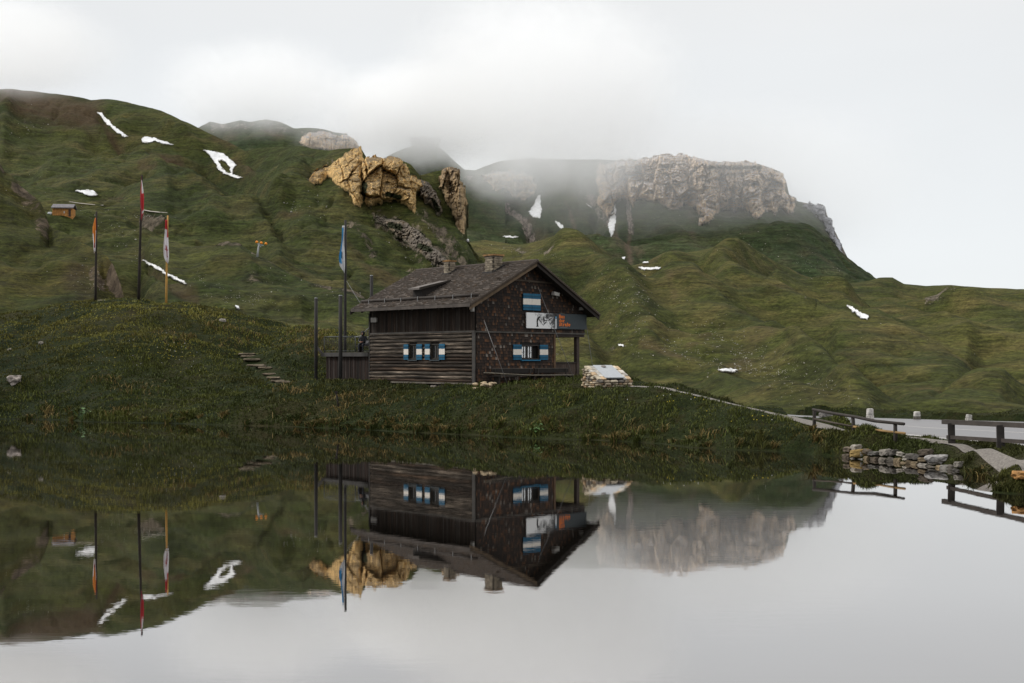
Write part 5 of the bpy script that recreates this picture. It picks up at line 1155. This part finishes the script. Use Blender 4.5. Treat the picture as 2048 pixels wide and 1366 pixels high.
# guard stones beyond the road
def bollard(px, pt, pb, Y, w, lab, dark=False, lean=0):
    X = gx(px, Y); zb = gz(X, Y); h = gzp(pt, Y)-zb; b = empty('guard_stone', (X, Y, zb), lab, 'guard stone', 'guard stones along the far road edge'); b.rotation_euler[1] = lean
    def tap(z0, z1, a, c, col, name, mat):
        mb = MB(); n = 8; vs = []
        for z, q in ((z0, a), ((z0*.1+z1*.9), c), (z1, c*.7)):
            for k in range(n): an = 2*math.pi*(k+.5)/n; vs.append((q*math.cos(an), q*.8*math.sin(an), z))
        mb.add(vs, [(i*n+k, i*n+(k+1) % n, (i+1)*n+(k+1) % n, (i+1)*n+k) for i in range(2) for k in range(n)]+[tuple(2*n+k for k in range(n))], col); return mb.build(name, mat, b)
    tap(-.3, h*.42, w*1.08, w, (.10, .09, .075) if dark else (.42, .40, .37), 'base', M['stone_attr']); tap(h*.42, h, w*.93, w*.86, (.46, .44, .41), 'head', M['stone_attr'])
bollard(1740, 817, 837, 61, .20, 'tallest guard stone, white, nearest to the slender pole fence')
bollard(1834, 823, 838, 60.4, .19, 'squat guard stone with a dark base at the far road edge', True)  # base coloured darker than the head
bollard(1937, 829, 840, 59.8, .17, 'small leaning guard stone above the heavy beam fence', False, .12)
bollard(2047, 829, 843, 59.2, .17, 'guard stone farthest from the slender pole fence, cut by the frame edge')

# ---------------------------------------------------------------- dry stone shore wall
random.seed(11); mb = MB(); WL = [(1692, 45.8), (1730, 45.1), (1763, 44.5), (1800, 43.8), (1827, 43.0), (1860, 42.2), (1890, 41.4), (1922, 40.3)]
WP = np.array([(gx(a, Y), Y) for a, Y in WL]); WS = np.concatenate([[0], np.cumsum(np.hypot(*np.diff(WP, axis=0).T))])
x = .1
while x < WS[-1]:
    z = -.12; top = np.interp(x, WS, [.24, .36, .38, .34, .30, .24, .18, .12])+rnd(-.12, .08); w0 = rnd(.28, .58)
    while z < top:
        h = rnd(.17, .32); w = w0*rnd(.8, 1.15); X = np.interp(x, WS, WP[:, 0])+rnd(-.05, .05); Y = np.interp(x, WS, WP[:, 1])
        lean = .18*z
        mb.rock((X+lean*.6, Y+lean, z+h/2), (w*.94, .42, h*.9), rotz(-1.05+rnd(-.25, .25)) @ Matrix.Rotation(rnd(-.22, .22), 3, 'Y'), shade(random.choice([(.24, .22, .19), (.13, .115, .095), (.075, .068, .06), (.20, .19, .17), (.10, .08, .058), (.15, .115, .07)]), .6, 1.3), 0, .16, 3, .95); z += h*1.02
    x += w0*.88
qx, qy = gx(1718, 45.35), 45.2; mb.rock((qx, qy, .22), (.85, .4, .34), rotz(-.25) @ Matrix.Rotation(-.12, 3, 'Y'), (.24, .165, .06), 0, .2, 3, .85)
tag(mb.build('stone_wall', M['stone_attr']), 'low dry stone wall of mixed blocks at the water below the pole fence', 'wall')
def boulder(px, py, Y, d, col, lab, name='boulder', zoff=0, sub=3, rough=.3, boxy=.45, rot=0):
    X = gx(px, Y); mb = MB(); mb.rock((0, 0, 0), d, rotz(rot), col, 0, rough, sub, boxy); o = mb.build(name, M['stone_attr']); o.location = (X, Y, gz(X, Y)+d[2]*.3+zoff); tag(o, lab, 'boulder', 'boulders near the lake')
boulder(29, 763, 79.5, (.85, .65, .68), (.27, .235, .21), 'pale jagged boulder in the grass, largest on the knoll', rough=.5)
boulder(2026, 972, 34.6, (.9, .5, .22), (.33, .30, .26), 'flat grey shore stone lying beside the rusty orange stone', zoff=.05, boxy=.7)
boulder(2052, 975, 33.8, (.75, .5, .26), (.30, .155, .05), 'rusty orange shore stone at the end of the gravel path', zoff=.05, boxy=.7)
boulder(1876, 933, 41.9, (.9, .55, .34), (.26, .25, .24), 'grey block at the low end of the dry stone wall', boxy=.7)
boulder(1568, 817, 58.6, (.5, .4, .4), (.26, .17, .10), 'small brown boulder on the grass edge above the path')
boulder(1652, 818, 62.6, (.7, .5, .45), (.17, .16, .15), 'grey boulder behind the first pole of the slender fence')
boulder(20, 705, 87.5, (.36, .3, .26), (.20, .18, .15), 'small pale rounded stone on the knoll above the jagged boulder', rough=.4); boulder(82, 706, 87.2, (.4, .3, .24), (.21, .19, .16), 'small flat stone on the knoll between the jagged boulder and the orange flag', rough=.4); boulder(203, 613, 96.5, (.8, .4, .35), (.26, .23, .19), 'whitish stone at the base of the orange flag pole'); boulder(445, 663, 91.5, (.5, .4, .3), (.33, .30, .27), 'small pale stone on the knoll above the stone steps')
mb = MB(); X, Y = gx(677, 68.3), 68.3; mb.tube([(.02, 0, -.2), (-.06, 0, .5), (-.14, 0, .92)], [.06, .055, .05], 7, (.025, .02, .017), 0, True, .1); mb.box((-.13, 0, .9), (.18, .1, .12), None, (.02, .016, .014)); o = mb.build('wooden_stake', M['wood_attr']); o.location = (X, Y, gz(X, Y)); tag(o, 'short leaning dark stake in the dry grass below the deck', 'stake')

# ---------------------------------------------------------------- stone steps on the knoll
stp = empty('stone_steps', (gx(566, 75.5), 75.5, gz(gx(566, 75.5), 75.5)), 'flight of worn pale stone steps climbing the grassy knoll', 'steps'); so = Vector(stp.location); SP = [(566, 764, 75.4), (556, 757, 76.8), (547, 750, 78), (538, 744, 79.3), (530, 739, 80.3), (519, 733, 81.6), (511, 728, 82.8), (504, 722, 84), (499, 717, 85), (494, 712, 86)]
for i, (px, py, Y) in enumerate(SP):
    X = gx(px, Y); mb = MB(); w = .95 if i < 6 else 1.3; mb.rock((X-so.x, Y-so.y, gz(X, Y)-so.z+.10), (w*1.05, .55, .15), rotz(rnd(-.15, .15)), shade((.15, .12, .082), .8, 1.2), 0, .14, 3, .8); mb.build('step', M['stone_attr'], stp)

# ---------------------------------------------------------------- broad-leaved plants at the shore
def plant(px, Y, s, lab):
    X = gx(px, Y); o = empty('broadleaf_plant', (X, Y, max(.05, gz(X, Y))), lab, 'plant', 'broad-leaved plants at the shore')
    mb = MB(); ms = MB()
    for i in range(16):
        a = rnd(0, 6.28); r = rnd(.1, .5)*s; h = rnd(.2, .75)*s; c = Vector((r*math.cos(a), r*math.sin(a)*.7, h)); ms.tube([(0, 0, -.05), c*.6, c], .008, 4, (.03, .05, .015))
        L = rnd(.12, .2)*s; d = Vector((math.cos(a), math.sin(a), rnd(-.3, .2))); e = Vector((-math.sin(a), math.cos(a), rnd(-.3, .3)))
        mb.add([c-d*L*.3, c+e*L*.6+d*L*.2, c+d*L*1.1-Vector((0, 0, .05)), c-e*L*.6+d*L*.2], [(0, 1, 2, 3)], (1, 1, 1))
    ms.build('stem', M['plant_leaf'], o); mb.build('foliage', M['plant_leaf'], o)
plant(164, 71.6, 1.25, 'leggy broad-leaved plant at the shore below the knoll'); plant(1070, 57.2, .75, 'small bright leafy plant at the shore below the chalet')

# ---------------------------------------------------------------- far things on the slopes
h = hit(125, 431); s = h[2]/F; y0 = h[0]
shed = empty('shed', y0, 'orange timber shed with grey roof on the slope beyond the flagpoles', 'shed', rz=.12); w, hh, dd = 36*s, 13.5*s, 22*s
mb = MB(); mb.bb(-w/2, w/2, 0, dd, -1, hh, (.40, .19, .055))
for i in range(22): mb.bb(-w/2+w*i/22+.02, -w/2+w*(i+.8)/22, -.06, 0, -.5, hh, shade((.42, .20, .06), .8, 1.2))
mb.build('wall', M['wood_attr'], shed)
mb = MB(); mb.prism([(-w*.54, -.6, hh*.98), (-w*.54, dd*.5, hh*1.55), (-w*.54, dd+.6, hh*.98), (-w*.54, dd+.6, hh*1.08), (-w*.54, dd*.5, hh*1.68), (-w*.54, -.6, hh*1.1)], (w*1.1, 0, 0), (.16, .15, .16)); mb.build('roof', M['wood_attr'], shed)
mb = MB(); mb.bb(w*.30, w*.42, -.1, -.061, -.2, hh*.85, (.05, .035, .03)); mb.build('door', M['wood_attr'], shed)
mb = MB(); mb.bb(w*.06, w*.12, -.12, -.061, hh*.3, hh*.6, (.5, .48, .44)); mb.build('notice', M['paint_attr'], shed)
h = hit(100, 429); s = h[2]/F; mb = MB(); mb.rock((0, 0, .3), (9.5*s, 4*s, 5*s), None, (.5, .52, .54), 0, .05, 3, .25); o = mb.build('boulder', M['stone_attr']); o.location = h[0]; tag(o, 'smooth whitish rounded rock beside the orange shed', 'boulder')
h = hit(515, 514); s = h[2]/F; bp_ = h[0]
lm = empty('marker_mast', bp_, 'grey mast carrying three orange warning balls on the low spur', 'mast')
mb = MB(); mb.tube([(-.1, 0, -.5), (3*s, 0, 27*s)], [.22, .13], 8, (.3, .31, .31)); mb.build('pole', M['paint_attr'], lm)
mb = MB(); mb.bar((-1*s, 0, 26*s), (12*s, 0, 22.5*s), .16, .16, (.32, .38, .42)); mb.bar((1*s, 0, 19*s), (3*s, 0, 26*s), .14, .14, (.3, .33, .36)); mb.bar((7*s, 0, 19*s), (3.4*s, 0, 24*s), .12, .12, (.3, .33, .36)); mb.build('crossarm', M['paint_attr'], lm)
for dx, dz in ((-1.2, 29), (7.6, 27.4), (16.6, 25.8)):
    mb = MB(); mb.ball((dx*s, -.1, dz*s), 2.7*s, (.80, .27, .02), 0, 3); mb.build('warning_ball', M['paint_attr'], lm)
# ghostly summit building in the fog
bx = at(850, 289, 968); sb = empty('summit_building', bx, 'faint summit building almost lost in the fog', 'building'); s = 968/F
mb = MB(); mb.bb(-27*s, 27*s, 0, 12, -6, 9*s, (.22, .21, .2)); mb.build('wall', M['stone_attr'], sb)
mb = MB(); mb.prism([(-31*s, -2, 9*s), (31*s, -2, 9*s), (27*s, -2, 14.5*s), (-27*s, -2, 14.5*s)], (0, 16, 0), (.16, .15, .15)); mb.build('roof', M['stone_attr'], sb)

# ================================================================ grass blades of the near meadow (far too many to count)
N = 420000
gpx = np.concatenate([RNG.uniform(-60, 2110, N), 1560+550*np.sqrt(RNG.uniform(0, 1, 80000))]); gd = np.concatenate([RNG.uniform(33, 103, N), RNG.uniform(33, 52, 80000)]); N = len(gpx)
X = gx(gpx, gd); Y = gd
Z = ground_z(X, Y); dp = dpoly(X, Y, PATHXY)
hx = (X-HO.x)*math.cos(HA)+(Y-HO.y)*math.sin(HA); hy = -(X-HO.x)*math.sin(HA)+(Y-HO.y)*math.cos(HA)
ok = (Z > .03) & (Z < 10) & (dp > np.where(X > 14.2, .27, np.where(X < 11, .75, .5))) & ~in_poly(X, Y, ROADP) & ~((hx > -.05) & (hx < 9.3) & (hy > -.1) & (hy < 14.6))
lx = (X-pc0.x)*math.cos(PA)+(Y-pc0.y)*math.sin(PA); ly = -(X-pc0.x)*math.sin(PA)+(Y-pc0.y)*math.cos(PA)
ok &= ~((np.abs(lx) < 1.05) & (ly > -.05) & (ly < 1.7))
for px, py, Yq in SP: ok &= ~((np.abs(X-gx(px, Yq)) < .62) & (np.abs(Y-Yq) < .75))
dr = (Z < 3.5) | (Y > 84) | (X < -8); ok &= dr
X, Y, Z, dp = X[ok], Y[ok], Z[ok], dp[ok]
# tussocks hanging over the shore
tp_ = np.concatenate([RNG.uniform(560, 900, 46), RNG.uniform(-20, 560, 24), RNG.uniform(900, 1660, 44), RNG.uniform(1930, 2090, 8)]); tY = np.interp(tp_, [q[0] for q in shore], SHY)+RNG.uniform(.15, 1.3, len(tp_))**1.3; tX = gx(tp_, tY); K = 46
rr = RNG.uniform(0, .2, (len(tp_), K)); aa = RNG.uniform(0, 6.28, (len(tp_), K)); tX2 = (tX[:, None]+rr*np.cos(aa)).ravel(); tY2 = (tY[:, None]+rr*np.sin(aa)).ravel(); tdry = np.repeat(np.clip(RNG.uniform(-.3, 1.1, len(tp_)), .02, .9), K); tlen = np.repeat(RNG.uniform(.25, .5, len(tp_)), K)
n0 = len(X); X = np.concatenate([X, tX2]); Y = np.concatenate([Y, tY2]); Z = np.concatenate([Z, np.maximum(ground_z(tX2, tY2), -.02)]); dp = np.concatenate([dp, dpoly(tX2, tY2, PATHXY)]); n = len(X); px = CX+X*F/Y; py = HZ-(Z-CH)*F/Y
tus = fbm(X*1.1, Y*1.1, 0*X, 3, 61); patch = fbm(X/4, Y/4, 0*X, 3, 62); lump = fbm(X/1.6, Y/1.2, 0*X, 2, 63)
low = Z < .55; near_shore = sstep(1.1, .1, Z)
hgt = (.11+.13*np.clip(tus, -.7, 1)+.09*RNG.random(n))*np.where(Y > 80, .9, 1)*(1+np.where(X > 13, .1, .9)*near_shore*(patch > .05))
hgt *= np.where(dp < .7, .42, 1)*np.where((X > 12) & (Y > 52), .4, 1)*np.where((X > 11) & (Z < 1), .85, 1); hgt *= np.where((X > 14.2) & (Y < 44) & (Z < .34), .9, 1); hgt = np.clip(hgt, .05, .6)
# where the bleached tussocks grow
dry = np.zeros(n)
for (cx, cy, rx, ry, k) in ((640, 795, 55, 12, 1.0), (600, 786, 40, 10, .9), (720, 815, 90, 16, .5), (800, 830, 70, 14, .35), (640, 830, 60, 14, .35), (1075, 800, 45, 14, .7), (960, 825, 60, 14, .3), (1260, 855, 35, 10, .6), (1020, 850, 30, 10, .5), (1420, 868, 26, 8, .5), (205, 765, 30, 8, .4), (270, 780, 50, 10, .3), (98, 828, 12, 10, 1.0), (240, 825, 40, 8, .3), (420, 672, 90, 20, .45), (500, 655, 60, 14, .5), (1170, 850, 60, 10, .25), (1990, 955, 50, 14, .08), (1080, 775, 20, 8, .6), (620, 690, 50, 30, .4), (740, 790, 30, 10, .6)):
    dry = np.maximum(dry, k*np.exp(-((px-cx)/rx)**2-((py-cy)/ry)**2))
pdry = np.clip(dry*1.15*sstep(-.25, .3, lump+dry*.35-.1), 0, .9)
pdry[n0:] = tdry; isd = RNG.random(n) < pdry
hgt = np.where(isd, hgt*1.5+.10, hgt)
hgt[n0:] = tlen*RNG.uniform(.7, 1.2, n-n0)
ang = RNG.uniform(0, 2*np.pi, n); wid = RNG.uniform(.018, .042, n)*np.where(isd, .75, 1)*(Y/65); lean = np.where(isd, RNG.uniform(.5, 1.1, n), RNG.uniform(.15, .8, n))*hgt; la = RNG.uniform(0, 2*np.pi, n)*.5-np.pi*.9
lean[n0:] = hgt[n0:]*RNG.uniform(.5, 1.3, n-n0)
la = np.where(RNG.random(n) < .5, la, RNG.uniform(0, 2*np.pi, n))
dxw, dyw = np.cos(ang)*wid, np.sin(ang)*wid; tx, ty = np.cos(la)*lean, np.sin(la)*lean
b = np.stack([X, Y, Z-.03], -1); w = np.stack([dxw, dyw, 0*X], -1)
m = b+np.stack([tx*.35, ty*.35, hgt*.6], -1); tp = b+np.stack([tx, ty, hgt*(1-.3*lean/hgt)], -1)
V = np.stack([b-w, b+w, m+w*.7, m-w*.7, tp, ], 1)       # quad and a tip
Fq = np.arange(n)[:, None]*5
T = np.concatenate([Fq+np.array([0, 1, 2]), Fq+np.array([0, 2, 3]), Fq+np.array([3, 2, 4])]).astype(np.int32)
g1, g2, g3 = np.array([.074, .082, .016]), np.array([.066, .068, .014]), np.array([.038, .048, .010])
q = np.clip(.5+patch*.8, 0, 1)[:, None]; col = g3*(1-q)+g1*q; yel = (sstep(2.6, 7.2, Z)*np.clip(.75+.6*fbm(X/5, Y/3, 0*X, 3, 88), .2, 1))[:, None]; col = col*(1-yel*.6)+np.array([.155, .138, .032])*yel
col = np.where((RNG.random(n) < .25)[:, None], col*1.35, col)
brown = (fbm(X/6, Y/6, 0*X, 3, 71) > .28)[:, None]; col = np.where(brown, col*.7+np.array([.014, .010, .003]), col)
dc = np.array([.20, .145, .05])*RNG.uniform(.45, 1.25, (n, 1)); col = np.where(isd[:, None], dc, col*RNG.uniform(.65, 1.4, (n, 1)))
t = NT('grass_blade'); p = t.bsdf(t.attr('Col', 'Color'), .75, None, 0, .2); M['grass_blade'] = t.m
gr = np_mesh('grass', V.reshape(-1, 3), T, M['grass_blade'], colors=np.repeat(col, 5, 0)); tag(gr, 'tufted alpine grass covering the knoll and the lake shore', 'grass', kind='stuff')
# tiny yellow and white flowers
mb = MB()
for cx, cy, rx, ry, k in ((350, 710, 50, 22, 60), (250, 720, 120, 25, 30), (400, 740, 60, 20, 14), (1340, 812, 80, 10, 16), (1500, 850, 60, 12, 10)):
    for _ in range(k):
        d = Vector(((random.gauss(cx, rx*.6)-CX)/F, 1, -(random.gauss(cy, ry*.6)-HZ)/F)); lo = None
        for Yt in np.arange(36, 104, .5):
            if EYE.z+d.z*Yt < gz(d.x*Yt, Yt): lo = Yt; break
        if lo: mb.ball((d.x*lo, lo, gz(d.x*lo, lo)+.28), .022, random.choice([(.55, .42, .03), (.55, .42, .03), (.6, .6, .6)]), 0, 1)
tag(mb.build('wildflowers', M['paint_attr']), 'tiny yellow and white flowers dotted through the grass', 'flowers', kind='stuff')

# ================================================================ fog, haze, sky, sun, camera
def fog(name, c, r, dens, nscale, thr, g=.7, col=(.995, .997, 1)):
    mb = MB(); mb.rock((0, 0, 0), (2, 2, 2), None, (1, 1, 1), 0, 0, 3, 0); o = mb.build('fog', [], None); o.location = c; o.scale = r; o.data.materials.clear()
    t = NT(name); tc = t.n('ShaderNodeTexCoord'); ln = t.n('ShaderNodeVectorMath', operation='LENGTH'); t.l(tc.outputs['Object'], ln.inputs[0])
    geo = t.n('ShaderNodeNewGeometry'); nz = t.noise(geo.outputs['Position'], nscale*1.4, 6, .62, .5)
    fall = t.math('SUBTRACT', 1, ln.outputs['Value'], True)
    q = t.math('ADD', t.math('MULTIPLY', fall, 1.7), t.math('MULTIPLY', t.math('SUBTRACT', nz, thr), 2.1), True)
    q = t.math('MULTIPLY', q, t.math('MULTIPLY', fall, 3, True))
    v = t.n('ShaderNodeVolumePrincipled'); v.inputs['Color'].default_value = (*col, 1); v.inputs['Anisotropy'].default_value = g
    t.l(t.math('MULTIPLY', q, dens), v.inputs['Density']); t.l(v.outputs[0], t.out.inputs['Volume']); o.data.materials.append(t.m)
    t.m.volume_intersection_method = 'ACCURATE' if hasattr(t.m, 'volume_intersection_method') else t.m.volume_intersection_method
    return tag(o, 'low cloud hanging over the mountain tops', 'fog', kind='stuff')
for (px, py, Y, rx, ry, rd, dn, ns, th) in FOG:
    c = at(px, py, Y); s = Y/F; fog('fog_bank', c, (rx*s, rd, ry*s), dn, ns, th, .7 if py < 200 else .1)
SUN_EL, SUN_AZ = math.radians(38), math.radians(-78)      # azimuth measured from +Y (view direction) towards +X
w = bpy.data.worlds.new('World'); SC.world = w; w.use_nodes = True; nt = w.node_tree; nt.nodes.clear()
out = nt.nodes.new('ShaderNodeOutputWorld'); bgn = nt.nodes.new('ShaderNodeBackground'); sky = nt.nodes.new('ShaderNodeTexSky')
sky.sky_type = 'NISHITA'; sky.sun_disc = False; sky.sun_elevation = SUN_EL; sky.sun_rotation = SUN_AZ; sky.air_density = 1; sky.dust_density = 4; sky.altitude = 2000
bgn.inputs['Strength'].default_value = .1
tc = nt.nodes.new('ShaderNodeTexCoord'); sp = nt.nodes.new('ShaderNodeSeparateXYZ'); nt.links.new(tc.outputs['Generated'], sp.inputs[0])
rp = nt.nodes.new('ShaderNodeValToRGB'); nt.links.new(sp.outputs[2], rp.inputs[0]); e = rp.color_ramp.elements
for i, (p, c) in enumerate(SKY):
    x = e[i] if i < 2 else e.new(p); x.position = p; x.color = (*[q/10 for q in c], 1)
nz = nt.nodes.new('ShaderNodeTexNoise'); nz.inputs['Scale'].default_value = 2.2; nz.inputs['Detail'].default_value = 5; mp = nt.nodes.new('ShaderNodeMapping'); mp.inputs['Scale'].default_value = (1, 1, 3)
nt.links.new(tc.outputs['Generated'], mp.inputs[0]); nt.links.new(mp.outputs[0], nz.inputs['Vector'])
nr = nt.nodes.new('ShaderNodeMapRange'); nt.links.new(nz.outputs['Fac'], nr.inputs[0]); nr.inputs[1].default_value = .3; nr.inputs[2].default_value = .7; nr.inputs[3].default_value = 97; nr.inputs[4].default_value = 103.5
sc = nt.nodes.new('ShaderNodeVectorMath'); sc.operation = 'SCALE'; nt.links.new(rp.outputs[0], sc.inputs[0]); nt.links.new(nr.outputs[0], sc.inputs['Scale'])
mx = nt.nodes.new('ShaderNodeMix'); mx.data_type = 'RGBA'; mx.inputs[0].default_value = .96; nt.links.new(sky.outputs[0], mx.inputs[6]); nt.links.new(sc.outputs[0], mx.inputs[7])
nt.links.new(mx.outputs[2], bgn.inputs[0]); nt.links.new(bgn.outputs[0], out.inputs[0])
sd = bpy.data.lights.new('sun', 'SUN'); sd.energy = 1.5; sd.angle = math.radians(11); sd.color = (1, .965, .91); so_ = bpy.data.objects.new('sun', sd); COL.objects.link(so_)
dv = Vector((math.sin(SUN_AZ)*math.cos(SUN_EL), math.cos(SUN_AZ)*math.cos(SUN_EL), math.sin(SUN_EL))); so_.rotation_euler = dv.to_track_quat('Z', 'Y').to_euler()
cd = bpy.data.cameras.new('camera'); cam = bpy.data.objects.new('camera', cd); COL.objects.link(cam); cam.location = EYE; cam.rotation_euler = (math.pi/2, 0, 0)
cd.sensor_width = 36; cd.lens = F/2048*36; cd.shift_y = (HZ-683)/2048; cd.clip_start = .1; cd.clip_end = 6000; SC.camera = cam
SC.view_settings.view_transform = 'Standard'; SC.view_settings.look = 'None'; SC.view_settings.exposure = EXPO; SC.view_settings.gamma = 1
SC.render.engine = 'CYCLES'; cy = SC.cycles; cy.use_denoising = True; cy.adaptive_threshold = .004; cy.max_bounces = 20; cy.diffuse_bounces = 3; cy.glossy_bounces = 3; cy.transparent_max_bounces = 12; cy.volume_bounces = 16; cy.volume_step_rate = 1.0; cy.volume_max_steps = 256; cy.caustics_reflective = False; cy.caustics_refractive = False
